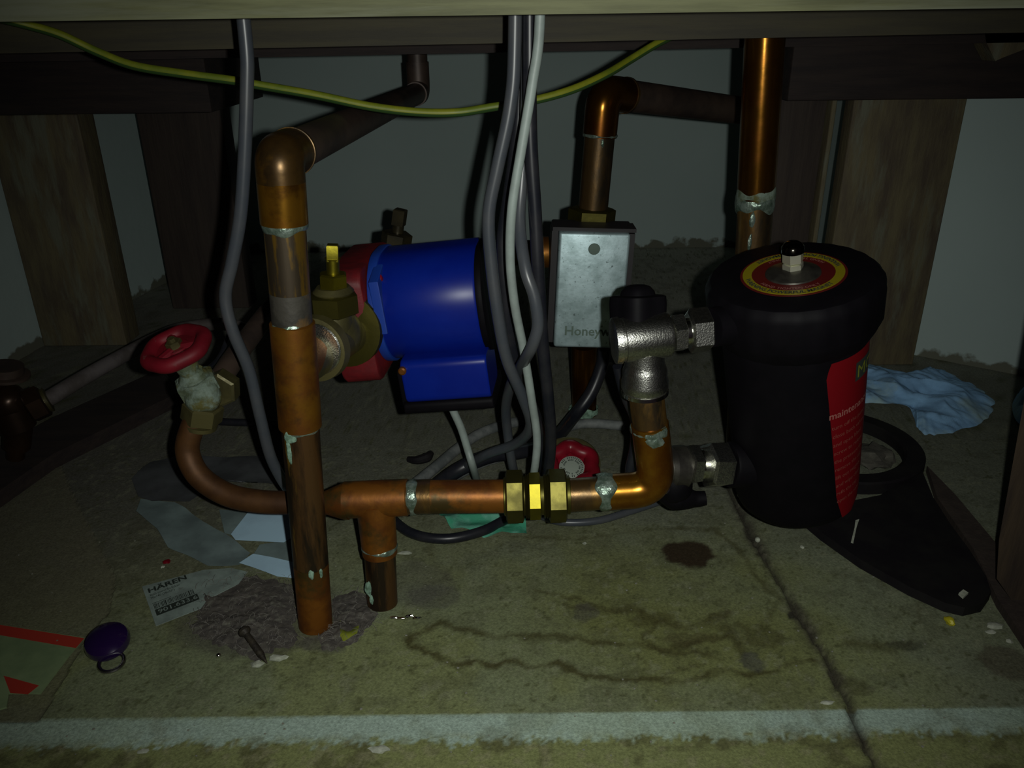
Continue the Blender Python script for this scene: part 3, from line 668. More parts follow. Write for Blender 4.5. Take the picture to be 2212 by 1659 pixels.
# rear valve
rc = at(852, 552, .86); rup = Vector((.20, 0, 1)).normalized()
rv = thing('pump_valve', 'dark brass valve stem showing above the back of the pump', 'valve', rc)
obj('body', join(blob(rc-rup*.004, .022, 3, amp=.05), lathe([(0, .016), (.012, .015)], rc, rup, 20)), M['brass_old'], rv)
obj('gland_nut', hexnut(rc+rup*.019, rup, .0165, .014, .5), M['brass_old'], rv)
obj('square_stem', join(lathe([(0, .0062), (.014, .0062)], rc+rup*.025, rup, 16), lathe([(0, .0088), (.016, .0088), (.017, .0075)], rc+rup*.034, rup, 4, .6)), M['brass_old'], rv)
lk = thing('brass_pipe', 'short brass pipe joining the pump to the silver box valve', 'pipe', at(1180, 545, .92))
obj('pipe_shaft', tube([rc+Vector((.01, 0, -.012)), at(1000, 548, .90), at(1205, 545, .93)], .0145, 24), M['brass'], lk)
obj('collar', lathe([(0, .015), (.0, .018), (.010, .018), (.010, .015)], at(1166, 545, .925), (1, 0, 0), 24), M['copper'], lk)

# ------------------------------------------------------------ motorised valve with silver box
YB = .905
mv = thing('motorised_valve', 'silver metal actuator box on the central upright pipe', 'valve', at(1275, 760, .93))
tl_, tr_, bl_ = at(1206, 502, YB-.035), at(1360, 506, YB-.035), at(1196, 750, YB-.035)
bx = (tr_-tl_).normalized(); bz = Vector((0, 0, 1)); bz = ((tl_-bl_)-bx*(tl_-bl_).dot(bx)).normalized(); by = bz.cross(bx).normalized()
bw = (tr_-tl_).length; bh = (tl_-bl_).length
bcx = bl_+bx*bw/2+bz*bh/2
obj('box_cover', box(bcx+by*.012, bw, .024, bh, bx, by, bz, bev=.003), M['box_plate'], mv)
obj('box_base', join(box(bcx+by*.040, bw+.012, .034, bh+.004, bx, by, bz, bev=.002), box(bcx+by*.022+bx*(bw/2+.003), .006, .03, bh*.98, bx, by, bz), box(bcx+by*.022+bz*(bh/2+.002), bw+.014, .03, .004, bx, by, bz),
     box(bcx+by*.030-bx*(bw/2+.004), .007, .035, bh*.98, bx, by, bz)), M['box_base'], mv)
obj('box_screw', lathe([(0, .0065), (.0012, .0060), (.0016, .003)], bcx-by*.0002+bz*(bh*.37)-bx*.000, -by, 20), M['ink_green'], mv)
obj('valve_body', join(tube([at(1190, 545, .935), at(1290, 548, .935)], .017, 20), tube([at(1282, 480, .935), at(1268, 780, .94)], .018, 24)), M['brass_dull'], mv)
# text helper
def text_pts(s, size, bold=0.0, align='LEFT', extr_=0.0):
    cu = bpy.data.curves.new('lettering', 'FONT'); cu.body = s; cu.size = size; cu.align_x = align; cu.offset = bold; cu.resolution_u = 2
    o = bpy.data.objects.new('lettering', cu); sc.collection.objects.link(o); dg = bpy.context.evaluated_depsgraph_get(); dg.update()
    me = bpy.data.meshes.new_from_object(o.evaluated_get(dg)); V = [v.co.copy() for v in me.vertices]; Fc = [tuple(p_.vertices) for p_ in me.polygons]
    bpy.data.objects.remove(o); bpy.data.curves.remove(cu); bpy.data.meshes.remove(me); return V, Fc
def lettering(name, s, size, fn, mt, par, bold=0.0, align='LEFT'):
    V, Fc = text_pts(s, size, bold, align); return obj(name, ([fn(v.x, v.y) for v in V], Fc), mt, par, sharp=0)
tb = bl_+bx*.011+bz*.0155-by*.0004
lettering('lettering', 'Honeywell', .0155, lambda x, y: tb+bx*x+bz*y, M['ink_green'], mv, bold=.0003)

ptop = at(1302, 215, .935)
up = thing('copper_pipe', 'upright pipe above the silver box, elbowed back to the right', 'pipe', at(1280, 470, .935))
pj = at(1278, 485, .935); pe = at(1304, 200, .935)
hx = at(1610, 240, 1.13); dh = (hx-pe).normalized()
obj('pipe_shaft', tube([pj, onp(290, pj, pe)], .0170, 36), M['copper_dark'], up)
obj('elbow', tube(fillet([onp(296, pj, pe), pe, pe+dh*.038], .030, 12), .0190, 40), M['copper_deep'], up)
obj('elbow_lip', lathe([(0, .018), (.0005, .0198), (.0035, .0198), (.004, .018)], pe+dh*.036, dh, 36), M['copper_dark'], up)
obj('pipe_branch', tube([pe+dh*.034, hx], .0172, 32), M['copper_dull'], up)
obj('solder_joint', join(ringcollar(onp(292, pj, pe), pe-pj, .0184, .004, seed=31), blob(onp(305, pj, pe)+Vector((.002, -.0165, 0)), .0022, sq=(.8, .6, 2.4), seed=13)), M['solder'], up)
nt_ = obj('hex_nut', hexnut(at(1278, 469, .935), pe-pj, .0275, .022, .52), M['brass'], up)
lp = thing('copper_pipe', 'copper pipe dropping from the silver box to the floor', 'pipe', fl(1266, 897))
lft = fl(1262, 893); ltp = at(1262, 745, lft.y-.01)
obj('pipe_shaft', tube([lft, ltp], .0158, 32), M['copper_deep'], lp)
obj('verdigris_foot', ringcollar(lft+Vector((0, 0, .006)), (0, 0, 1), .018, .010, seed=33, amp=.4), M['verdigris'], lp)

# tall right pipe
tp = thing('copper_pipe', 'tall straight copper pipe behind the black canister', 'pipe', fl(1615, 905))
YT = .80
r_top = at(1652, 85, YT); r_low = at(1625, 560, YT)
rdir = (r_top-r_low).normalized(); r_hi = r_top+rdir*.04; r_ft = r_low-rdir*((r_low.z-.0)/rdir.z)
def onr(py): return onp(py, r_low, r_top)
obj('pipe_shaft', tube([onr(428), r_hi], .0182, 40), M['copper_deep'], tp)
obj('pipe_shaft', tube([r_ft, onr(440)], .0172, 36), M['copper_dark'], tp)['label'] = 'grimy lower length of the tall pipe'
obj('solder_joint', join(ringcollar(onr(438), rdir, .0180, .014, seed=35, amp=.18), blob(onr(468)+Vector((-.007, -.0165, 0)), .0026, sq=(1, .6, 3.0), seed=14), blob(onr(515)+Vector((-.008, -.016, 0)), .0018, sq=(1, .6, 4.5), seed=15)), M['solder'], tp)
obj('verdigris_band', ringcollar(onr(420), rdir, .0180, .012, seed=36, amp=.1), M['corroded'], tp)

# ------------------------------------------------------------ chrome valve beside the canister
cv = thing('isolating_valve', 'shiny nickel angle valve left of the canister cap, black knob on top', 'valve', vtop)
v0, v1 = at(1323, 737, YR-.004), at(1448, 722, YR); vd = (v1-v0).normalized(); vl = (v1-v0).length
obj('body', join(lathe([(0, .0150), (.001, .0175), (.0055, .0180), (.006, .0165), (.008, .0165), (.0085, .0172), (vl-.003, .0172), (vl-.001, .0165), (vl, .0135)], v0, vd, 48)), M['chrome'], cv)
vm = v0.lerp(v1, .56)
dn = (vtop-vm).normalized()
obj('outlet', lathe([(.010, .0145), (.020, .0150), (.024, .0160), (.027, .0172), (.033, .0172), (.036, .0182), (.042, .0182), (.046, .016)], vm, dn, 36), M['chrome'], cv)
obj('outlet_lip', lathe([(0, .0130), (.0, .0182), (.003, .0184), (.004, .0130)], vm+dn*.044, dn, 36), M['chrome_smooth'], cv)
kc = vm+Vector((-.004, .012, .008)); kup = Vector((-.02, .25, 1)).normalized()
obj('knob', join(lathe([(.000, .0195), (.014, .0200), (.0195, .0195), (.0205, .017)], kc, kup, 60, shape=lambda a: 1+.09*math.cos(4*a+.8)), lathe([(.018, .0135), (.0235, .0120), (.0270, .0090), (.0285, .005)], kc, kup, 40, shape=lambda a: 1+.05*math.cos(4*a+.8))), M['black'], cv)
n1_ = at(1464, 719, YR); n2_ = at(1510, 713, YR+.003); n3_ = at(1545, 706, YR+.008)
obj('small_nut', hexnut(n1_, vd, .0150, .0105, math.radians(-58), ref=Vector((0, 0, 1))), M['chrome'], cv)
obj('thread', lathe([(0, .0105), (.012, .0105)], at(1468, 718, YR), vd, 28), M['chrome_smooth'], cv)
obj('union_nut', hexnut(n2_, vd, .0175, .0165, math.radians(-8), ref=Vector((0, 0, 1))), M['chrome'], cv)

# ------------------------------------------------------------ black canister filter
ct = at(1713, 591, .608); cbm = at(1717, 1066, .634); cax = (ct-cbm).normalized(); CL = (ct-cbm).length
cn = thing('magnetic_filter', 'large black canister with yellow ringed cap and red side label', 'filter canister', cbm)
obj('canister_body', lathe([(-.004, .040), (.000, .047), (.004, .0505), (.012, .0525), (CL-.050, .0565), (CL-.030, .0565)], cbm, cax, 72), M['black'], cn)
obj('cap', join(lathe([(-.050, .055), (-.048, .059), (-.038, .0645), (-.034, .066), (-.010, .0670), (-.005, .0660), (-.001, .0625), (0, .059)], ct, cax, 96, shape=lambda a: 1+.006*math.cos(24*a))), M['black'], cn)
gr = obj('cap_label', lathe([(0, .0395), (.0004, .0395)], ct, cax, 80), M['label_red_dark'], cn)
_, gu, gw = frame(cax, UP)
def ringflat(ri, ro, h, seg=96):
    V, Fc = [], []
    for k in range(seg):
        a = 2*math.pi*k/seg; d = gu*math.cos(a)+gw*math.sin(a); V += [ct+cax*h+d*ri, ct+cax*h+d*ro, ct+cax*(h+.0003)+d*ri, ct+cax*(h+.0003)+d*ro]
    for k in range(seg):
        a, b_ = 4*k, 4*((k+1) % seg); Fc += [(a+2, a+3, b_+3, b_+2), (a+1, b_+1, b_+3, a+3), (a, a+2, b_+2, b_), (a, b_, b_+1, a+1)]
    return V, Fc
obj('yellow_ring', ringflat(.0308, .0376, .0005), M['label_yellow'], gr)
# sign of rotation so that text reads from the front when walking left to right along the near rim
rightdir = 1 if (gw.dot(RT) > 0) else -1
def circ(rad, a0, h):
    # a: 0 at the near rim (towards the viewer), positive to the right; letters' tops point at the centre
    def fn(x, y):
        a = a0+x/rad; d = -gu*math.cos(a)+gw*rightdir*math.sin(a); return ct+cax*h+d*(rad-y)
    return fn
lettering('ring_lettering', 'WARNING POWERFUL MAGNET', .0056, circ(.0362, -.98-.35, .0010), M['ink'], gr, bold=.0002)
lettering('ring_lettering', 'WARNING POWERFUL MAGNET', .0056, circ(.0362, -.98-.35+math.pi, .0010), M['ink'], gr, bold=.0002)
lettering('ring_lettering', 'HAND TIGHTEN ONLY', .0048, circ(.0292, -.95, .0007), M['white_ink'], gr)
lettering('ring_lettering', 'HAND TIGHTEN ONLY', .0048, circ(.0292, -.95+math.pi, .0007), M['white_ink'], gr)
obj('cap_boss', lathe([(0, .021), (.0015, .0205), (.004, .014), (.005, .012)], ct, cax, 48), M['dark_metal'], cn)
fref = (cax.cross(RT)); fref = fref if fref.dot(F) < 0 else -fref
obs = obj('bleed_screw', join(hexnut(ct+cax*.0062, cax, .0080, .0065, math.radians(30), ref=fref), hexnut(ct+cax*.0142, cax, .0080, .0085, math.radians(30), ref=fref)), M['screw_metal'], cn)
obj('screw_dome', lathe([(.0175, .0072), (.0185, .0088), (.0225, .0084), (.0250, .0066), (.0265, .0040)], ct, cax, 32), M['dark_chrome'], obs)
# side label, wrapped round the body
def cyl(ang, tt, off=.0006):
    # angle from the viewer-facing side, positive to the right; tt along the axis from the bottom
    rr = np.interp(tt, [.012, CL-.05, CL], [.0525, .0565, .0565])+off
    f0 = -ray(1715, 850); f0 = (f0-cax*f0.dot(cax)).normalized(); s0 = cax.cross(f0).normalized()
    if s0.dot(RT) < 0: s0 = -s0
    return cbm+cax*tt+(f0*math.cos(ang)+s0*math.sin(ang))*rr
V, Fc = [], []; na_, nh_ = 24, 24; T0, T1 = .006, CL-.052
for j in range(nh_+1):
    tt = T0+(T1-T0)*j/nh_; k = (j/nh_); a0 = math.radians(np.interp(k, [0, .15, .93, 1], [46, 38, 24, 28])); a1 = math.radians(np.interp(k, [0, .12, 1], [60, 100, 104]))
    for i in range(na_+1): V.append(cyl(a0+(a1-a0)*i/na_, tt))
for j in range(nh_):
    for i in range(na_): Fc.append((j*(na_+1)+i, j*(na_+1)+i+1, (j+1)*(na_+1)+i+1, (j+1)*(na_+1)+i))
sl_ = obj('side_label', (V, Fc), M['label_red'], cn, sharp=0)
def ltx(name, s, size, adeg, tt, mt, bold=0): lettering(name, s, size, lambda x, y: cyl(math.radians(adeg)+x/.055, tt+y, .0010), mt, sl_, bold)
ltx('label_lettering', 'maintenance', .0092, 27, T1-.052, M['white_ink'], .0001)
for i, s in enumerate(('turn off the pump', 'close both valves', 'and open bleed', 'screw to release', 'the pressure then', 'remove the cap', 'lift out magnet', 'and wipe clean', 'refit the cap', 'open the valves')):
    ltx('label_lettering', s, .0056, 30+i*.9, T1-.063-.0088*i, M['dim_ink'])
ob = []
for j in range(2):
    for i in range(5): ob.append(cyl(math.radians(52+i*6), T1-.026+.017*j, .0010))
obj('label_emblem', (ob, [(i, i+1, i+6, i+5) for i in range(4)]), M['ink'], sl_, sharp=0)
lettering('emblem_lettering', 'MC', .016, lambda x, y: cyl(math.radians(53)+x/.055, T1-.023+y, .0014), M['leaf'], sl_)
# inlets
ic = at(1560, 703, YR+.012)
obj('inlet', join(lathe([(0, .0150), (.010, .0155), (.030, .018)], at(1534, 708, YR+.006), at(1640, 690, .600)-at(1534, 708, YR+.006), 32)), M['black'], cn)
i0 = at(1572, 1004, .610); i1 = at(1700, 1000, .625)
obj('inlet', join(lathe([(0, .0190), (.002, .0200), (.06, .0200)], i0, i1-i0, 40)), M['black'], cn)
# lower nickel valve
lv = thing('isolating_valve', 'nickel valve with black lever behind the right copper elbow', 'valve', at(1480, 1080, .61))
ld_ = (i1-i0).normalized()
def lvp(px, py=1004): return at(px, py, .610)
obj('union_nut', hexnut(lvp(1547, 1004), ld_, .0205, .0195, math.radians(-5), ref=Vector((0, 0, 1))), M['chrome'], lv)
obj('thread', lathe([(0, .0135), (.012, .0135)], lvp(1500), ld_, 28), M['chrome_smooth'], lv)
obj('small_nut', hexnut(lvp(1494, 1003), ld_, .0180, .010, math.radians(-5), ref=Vector((0, 0, 1))), M['chrome'], lv)
obj('body', join(lathe([(0, .015), (.004, .0185), (.016, .0195), (.020, .016)], lvp(1438, 1010), ld_, 36), tube([lvp(1420, 1010), lvp(1450, 1008)], .016, 24)), M['dark_metal'], lv)
obj('lever', join(tube(cr([lvp(1430, 1052), lvp(1462, 1072), lvp(1500, 1078), lvp(1524, 1076)], 6), [.011, .013, .0075, .0065], 16), blob(lvp(1455, 1045), .017, 3, amp=.1)), M['black'], lv)
obj('lever_screw', lathe([(0, .004), (.003, .004), (.004, .002)], at(1437, 1056, .592), -ray(1437, 1056), 16), M['chrome_smooth'], lv)
h2 = thing('cable', 'thin black cable hanging behind the upright pipe under the nickel angle valve', 'cable', at(1360, 1000, .62))
obj('cable_sheath', tube(cr([at(1335, 790, .62), at(1350, 850, .625), at(1372, 905, .63), at(1372, 960, .63), at(1362, 1010, .63), at(1362, 1045, .63)], 6), .0048, 12), M['black_cable'], h2)

# second handwheel
w2 = at(1234, 1008, .70); n2v = facing(.10, .75, .86, 1234, 1008)
g2 = thing('gate_valve', 'red handwheel with silver disc behind the brass union', 'valve', fl(1240, 1030))
hw2 = handwheel('handwheel', g2, w2, n2v, .0290, 6, .075, .0078)
dd = obj('hub_disc', lathe([(0, .0125), (.0012, .0125), (.0014, .0118)], w2+n2v*.0060-UP*.004, n2v, 40), M['silver_disc'], hw2)
obj('hub', lathe([(-.030, .011), (-.002, .011)], w2, n2v, 20), M['brass_dull'], g2)
_, hu, hv = frame(n2v, UP)
bars = []
for k in range(34):
    a = 2*math.pi*k/34; d = hu*math.cos(a)+hv*math.sin(a); t = n2v.cross(d)
    for r0_, r1_ in ((.0070, .0086), (.0096, .0114)):
        if random.random() < .78: bars.append(prism([w2-UP*.004+n2v*.0075+d*r0_-t*.0004, w2-UP*.004+n2v*.0075+d*r1_-t*.0004, w2-UP*.004+n2v*.0075+d*r1_+t*.0004, w2-UP*.004+n2v*.0075+d*r0_+t*.0004], n2v*.0002))
o = obj('disc_print', join(*bars), M['ink'], hw2)
obj('valve_body', join(tube([w2-n2v*.02, Vector((w2.x, w2.y+.03, .0))], .018, 20)), M['brass_dull'], g2)
obj('flange', lathe([(0, .030), (.003, .0305), (.004, .029)], w2-n2v*.018+UP*.012, n2v, 36), M['brass_dull'], g2)

# ------------------------------------------------------------ cables
def cable(label, pts, wpx, mt, name='cable', n=8, seg=16, ends=None, cat='cable'):
    P = cr(pts, n)
    o = obj(name, tube(P, wpx, seg), mt); return tag(o, label, cat)
cable('thick grey cable hanging at left and ducking behind the tall pipe', [Vector((at(528, 45, .60).x, .60, .56)), at(528, 60, .60), at(533, 200, .60), at(522, 440, .60), at(503, 560, .60), at(487, 640, .60), at(503, 715, .60), at(538, 800, .605), at(562, 900, .61), at(590, 1000, .62), at(640, 1075, .64), fl(700, 1105, .006)], .0048, M['grey_cable'])
cable('white cable hanging in the middle of the bundle', [Vector((at(1168, 35, .58).x, .58, .56)), at(1166, 45, .58), at(1150, 180, .58), at(1125, 330, .58), at(1106, 450, .58), at(1102, 560, .585), at(1112, 660, .59), at(1130, 750, .60), at(1148, 860, .61), at(1160, 950, .62), at(1152, 1030, .635), fl(1140, 1075, .006)], .0035, M['white_cable'])
cable('grey cable at the left of the bundle, bending left low down', [Vector((at(1116, 40, .60).x, .60, .56)), at(1112, 90, .60), at(1102, 230, .60), at(1075, 360, .60), at(1056, 460, .60), at(1060, 560, .60), at(1077, 690, .60), at(1096, 780, .605), at(1130, 860, .62), at(1146, 920, .64), at(1115, 958, .67), at(1045, 985, .70), fl(960, 1035, .006), fl(905, 1080, .006)], .0048, M['grey_cable'])
cable('grey cable bulging right over the white cable', [Vector((at(1140, 40, .615).x, .615, .56)), at(1138, 200, .615), at(1128, 380, .61), at(1122, 480, .60), at(1135, 580, .58), at(1154, 640, .575), at(1162, 700, .575), at(1152, 742, .577), at(1139, 768, .588), at(1120, 800, .624), at(1102, 835, .65), at(1093, 880, .68), at(1096, 930, .70), at(1106, 1000, .71), fl(1120, 1060, .006)], .0046, M['grey_cable'])
cable('black cable on the right of the bundle, looping under the brass union', [Vector((at(1146, 40, .60).x, .60, .56)), at(1144, 100, .60), at(1146, 300, .60), at(1156, 460, .60), at(1163, 600, .60), at(1172, 740, .605), at(1184, 860, .615), at(1190, 950, .63), at(1182, 1030, .65), fl(1165, 1085, .012), fl(1100, 1118, .006), fl(1040, 1148, .006), fl(960, 1164, .006), fl(885, 1150, .006), fl(830, 1105, .006)], .0050, M['black_cable'])
cable('black cable behind the white cable in the bundle', [Vector((at(1126, 40, .64).x, .64, .56)), at(1126, 100, .64), at(1118, 280, .64), at(1100, 420, .64), at(1086, 520, .64), at(1090, 620, .64), at(1104, 740, .645), at(1130, 830, .66), at(1165, 920, .69), at(1175, 1010, .71), fl(1165, 1055, .006)], .0050, M['black_cable'])
cable('short white cable dropping from under the blue pump', [at(965, 845, .70), at(976, 880, .70), at(996, 925, .70), at(1010, 970, .70), at(1022, 1010, .70), fl(1034, 1050, .006), fl(1045, 1085, .006)], .0038, M['white_cable'])
cable('dusty grey cable crossing the floor behind the union, upper one', [fl(1160, 905, .006), fl(1100, 915, .006), fl(1040, 935, .008), fl(990, 968, .006), fl(940, 1010, .006), fl(890, 1050, .006)], .0062, M['grey_dusty'])
cable('dusty grey cable crossing the floor behind the union, lower one', [fl(1350, 920, .007), fl(1260, 915, .007), fl(1200, 935, .007), fl(1120, 975, .007), fl(1040, 1000, .007), fl(960, 1042, .007), fl(900, 1085, .007)], .0060, M['grey_dusty'])
cable('thick black hose curving from under the silver box', [at(1305, 755, .89), at(1300, 790, .89), at(1276, 850, .88), at(1235, 905, .86), at(1190, 955, .80), at(1130, 975, .765), at(1060, 985, .745), at(990, 1015, .73), fl(925, 1062, .008)], .0078, M['black_cable'], name='hose', cat='hose')
cable('grey cable lying on the floor right of the union', [fl(1130, 1085, .005), fl(1165, 1112, .005), fl(1215, 1128, .005), fl(1290, 1125, .005), fl(1360, 1105, .005), fl(1430, 1082, .005)], .0038, M['grey_cable'])
cable('black cable lying on the floor behind the curved pipe', [fl(420, 905, .005), fl(480, 911, .005), fl(560, 914, .005), fl(640, 918, .005)], .0048, M['black_cable'])
cable('thin black cable dropping behind the red handwheel', [at(505, 690, .75), at(490, 735, .72), at(472, 775, .69), at(445, 800, .66)], .0022, M['black_cable'])
# earth wire with two colours
ep = [at(-20, 34, .69), at(60, 54, .70), at(130, 75, .705), at(210, 112, .71), at(290, 142, .71), at(400, 160, .71), at(505, 174, .71), at(560, 184, .71), at(680, 205, .71), at(800, 230, .71), at(900, 242, .71), at(985, 243, .71), at(1060, 232, .715), at(1160, 215, .72), at(1240, 192, .73), at(1310, 160, .75), at(1360, 130, .775), at(1412, 98, .79), at(1450, 78, .80)]
EP = cr(ep, 8)
ew = obj('earth_wire', tube(EP, .0035, 14), mat('yellow_green_pvc', (.21, .22, .012), .5, 0, (.12, .16, .012), 30, .4, .6)); tag(ew, 'yellow and green earth wire sagging across the top', 'wire')
V, Fc = [], []
_, s0, s1 = None, None, None
for i, P_ in enumerate(EP):
    t = (EP[min(i+1, len(EP)-1)]-EP[max(i-1, 0)]).normalized(); vv = -(P_-EYE).normalized(); u_ = t.cross(vv).normalized(); vv = u_.cross(t)
    if u_.z > 0: u_ = -u_
    for k in range(5):
        a = math.radians(20+25*k); V.append(P_+(vv*math.cos(a)+u_*math.sin(a))*.00365)
for i in range(len(EP)-1):
    for k in range(4): Fc.append((i*5+k, i*5+k+1, (i+1)*5+k+1, (i+1)*5+k))
obj('green_stripe', (V, Fc), mat('green_pvc', (.03, .07, .015), .5), ew, sharp=0)

# ------------------------------------------------------------ things on the floor
# spanner (ring and broad handle)
def ell(cx, cy, rx, ry, a0, a1, n): return [(cx+rx*math.cos(math.radians(a0+(a1-a0)*k/n)), cy+ry*math.sin(math.radians(a0+(a1-a0)*k/n))) for k in range(n+1)]
sp = thing('plastic_spanner', 'black plastic ring spanner lying behind and right of the canister', 'spanner', fl(1900, 1150))
rc0 = fl(1808, 978); rr0 = fl(1980, 978).x-rc0.x
ringm = []
V, Fc = [], []; ns = 72
for k in range(ns):
    a = 2*math.pi*k/ns
    for rr_, z_ in ((rr0*.76, .0), (rr0*.76, .012), (rr0*.79, .014), (rr0*.98, .014), (rr0*1.0, .012), (rr0*1.0, 0)): V.append(Vector((rc0.x+rr_*math.cos(a), rc0.y+rr_*math.sin(a), z_)))
for k in range(ns):
    for j in range(6): a, b_ = 6*k, 6*((k+1) % ns); Fc.append((a+j, a+(j+1) % 6, b_+(j+1) % 6, b_+j))
obj('ring', (V, Fc), M['black_matte'], sp)
hp = [(1640, 1082), (1692, 1099), (1772, 1167), (1856, 1227), (1961, 1286), (2037, 1321), (2079, 1331), (2118, 1322), (2136, 1296), (2125, 1262), (2090, 1205), (2050, 1150), (2012, 1090), (1988, 1030), (1900, 1085), (1800, 1105)]
obj('handle', prism([fl(x, y, .001) for x, y in hp], (0, 0, .009)), M['black_matte'], sp)
obj('scratch', join(prism([fl(1838, 1172, .0101), fl(1843, 1174, .0101), fl(1850, 1140, .0101), fl(1846, 1140, .0101)], (0, 0, .0003)), prism([fl(1846, 1140, .0101), fl(1850, 1140, .0101), fl(1856, 1122, .0101), fl(1848, 1124, .0101)], (0, 0, .0003))), M['plaster_chip'], sp)
tag(obj('wood_chip', prism([fl(2070, 1285, .011), fl(2080, 1294, .011), fl(2091, 1284, .011), fl(2080, 1277, .011)], (0, 0, .002)), M['plaster_chip']), 'tiny pale chip lying on the end of the black spanner handle', 'chip')
# lump inside the spanner ring
tag(obj('plaster_lump', blob(fl(1885, 985, .006), .020, 3, sq=(1.2, 1.2, .5), seed=17, amp=.6), mat('dirty_plaster', (.10, .095, .075), .9, 0, (.06, .055, .045), 60, bump=.6)), 'dirty plaster lump inside the spanner ring', 'rubble')
# blue cloth
def ridg(x, y, s, o=0): return abs(mnoise.noise(Vector((x*s+o, y*s*1.3, o*.7))))
def ragged(P, amp, o):
    B = cr([Vector((a, b, 0)) for a, b in P], 10, closed=True); c = sum(B, Vector())/len(B)
    return [tuple((c+(b-c)*(1+amp*mnoise.noise(b*60+Vector((o, 0, 0)))+amp*.7*mnoise.noise(b*220+Vector((o, 3, 0)))))[:2]) for b in B]
def cloth_h(amp, s, o):
    def f(x, y, t):
        u, v_ = x*.8+y*.6, (y*.8-x*.6)*.45; wv = .02*mnoise.noise(Vector((x*14, y*14, o)))
        return .002+(amp*(.45+.55*(1-abs(mnoise.noise(Vector(((u+wv)*s*1.6+o, v_*s*1.6, o))))*2.6))*(1-t**3)+amp*.22*abs(mnoise.noise(Vector((u*s*5, v_*s*6+o, 1)))))*(1 if t < .98 else .3)
    return f
cp = FP([(1835, 800), (1870, 790), (1950, 812), (2020, 800), (2085, 828), (2140, 862), (2132, 912), (2060, 934), (1990, 938), (1955, 880), (1850, 872), (1825, 850)])
tag(obj('cloth', radial(ragged(cp, .07, 4.), cloth_h(.017, 17, 2.0), 240, 40), M['cloth'], sharp=0), 'crumpled pale blue cloth on the floor right of the canister', 'cloth')
cp = FP([(2188, 870), (2215, 850), (2290, 860), (2290, 930), (2215, 925), (2190, 905)])
tag(obj('cloth', radial(cp, cloth_h(.030, 30, 7.0), 100, 20), M['cloth'], sharp=0), 'piece of blue cloth cut by the right edge of the photo', 'cloth')
# papers
def sheet(name, label, px, mt, amp=.002, s=30, o=0., z=.001, cat='paper', straight=True):
    P = FP(px); c = Vector((sum(a for a, _ in P)/len(P), sum(b for _, b in P)/len(P), 0)); V, Fc = [], []; nr = 12
    B = []
    for i in range(len(P)):
        a, b_ = Vector((*P[i], 0)), Vector((*P[(i+1) % len(P)], 0))
        for k in range(8): B.append(a.lerp(b_, k/8))
    n = len(B)
    for j in range(nr+1):
        for b_ in B:
            q = c.lerp(b_, j/nr); V.append(Vector((q.x, q.y, z+amp*(mnoise.noise(Vector((q.x*s+o, q.y*s, o)))+.5))))
    for j in range(nr):
        for k in range(n): l = (k+1) % n; Fc.append((j*n+k, j*n+l, (j+1)*n+l, (j+1)*n+k))
    return tag(obj(name, (V, Fc), mt, sharp=0), label, cat)
sheet('plastic_sheet', 'dim grey plastic sheet lying under the curved pipe', [(285, 1038), (330, 1003), (380, 993), (470, 990), (570, 992), (604, 1012), (640, 1060), (560, 1048), (470, 1046), (440, 1070), (410, 1090), (330, 1088), (300, 1078)], M['paper_film'], .006, 22, 3., .001, cat='sheet')
sheet('paper_scrap', 'grey green crumpled paper scrap left of the tall pipe', [(305, 1082), (296, 1112), (341, 1150), (364, 1186), (450, 1228), (518, 1226), (541, 1197), (485, 1156), (440, 1132), (402, 1102), (378, 1090)], M['paper_grey'], .004, 26, 1.)
sheet('paper_scrap', 'small wedge of grey paper between the two blue white scraps', [(474, 1104), (540, 1108), (503, 1160), (486, 1156)], M['paper_grey'], .001, 26, 5., .0015)
sheet('paper_scrap', 'bright blue white folded paper right under the curved pipe', [(539, 1109), (640, 1106), (645, 1160), (614, 1178), (510, 1173), (500, 1160)], M['paper_blue'], .001, 20, 8., .003)
sheet('paper_scrap', 'blue white paper strip beside the foot of the tall pipe', [(518, 1224), (548, 1204), (590, 1212), (650, 1225), (650, 1258), (600, 1254), (545, 1233)], M['paper_blue'], .0012, 20, 11., .0035)
sheet('paper_scrap', 'dull green paper flap above the lower blue white strip', [(548, 1203), (562, 1182), (640, 1170), (650, 1226), (590, 1213)], M['paper_grey'], .001, 20, 12., .0025)
sheet('plastic_film', 'shiny green plastic film behind the looping black cable', [(948, 1112), (975, 1102), (1090, 1090), (1135, 1118), (1138, 1160), (1085, 1155), (1045, 1164), (1000, 1150), (975, 1145)], M['green_film'], .005, 60, 4., .0008, cat='film')
# printed label
tgp = [(307, 1268), (440, 1232), (500, 1228), (535, 1236), (515, 1262), (448, 1296), (434, 1315), (337, 1353)]
tk = obj('product_label', prism([fl(x, y, .0008) for x, y in tgp], (0, 0, .0006)), M['label_paper']); tag(tk, 'dirty printed barcode label on the floor at left', 'label')
o0 = fl(340, 1341, .0016); ex_ = (fl(434, 1304, .0016)-o0); exl = ex_.length; ex_.normalize(); ey_ = (fl(312, 1272, .0016)-fl(338, 1350, .0016)).normalized()
def lf(x0, y0, sy=1.0):
    return lambda x, y: o0+ex_*(x0+x)+ey_*(y0+y*sy)
def lrect(x0, y0, x1, y1, z=0): f = lf(0, 0); return prism([f(x0, y0)+Vector((0, 0, z)), f(x1, y0)+Vector((0, 0, z)), f(x1, y1)+Vector((0, 0, z)), f(x0, y1)+Vector((0, 0, z))], (0, 0, .0001))
LW = exl; LH = (fl(310, 1264, .0016)-fl(337, 1354, .0016)).length
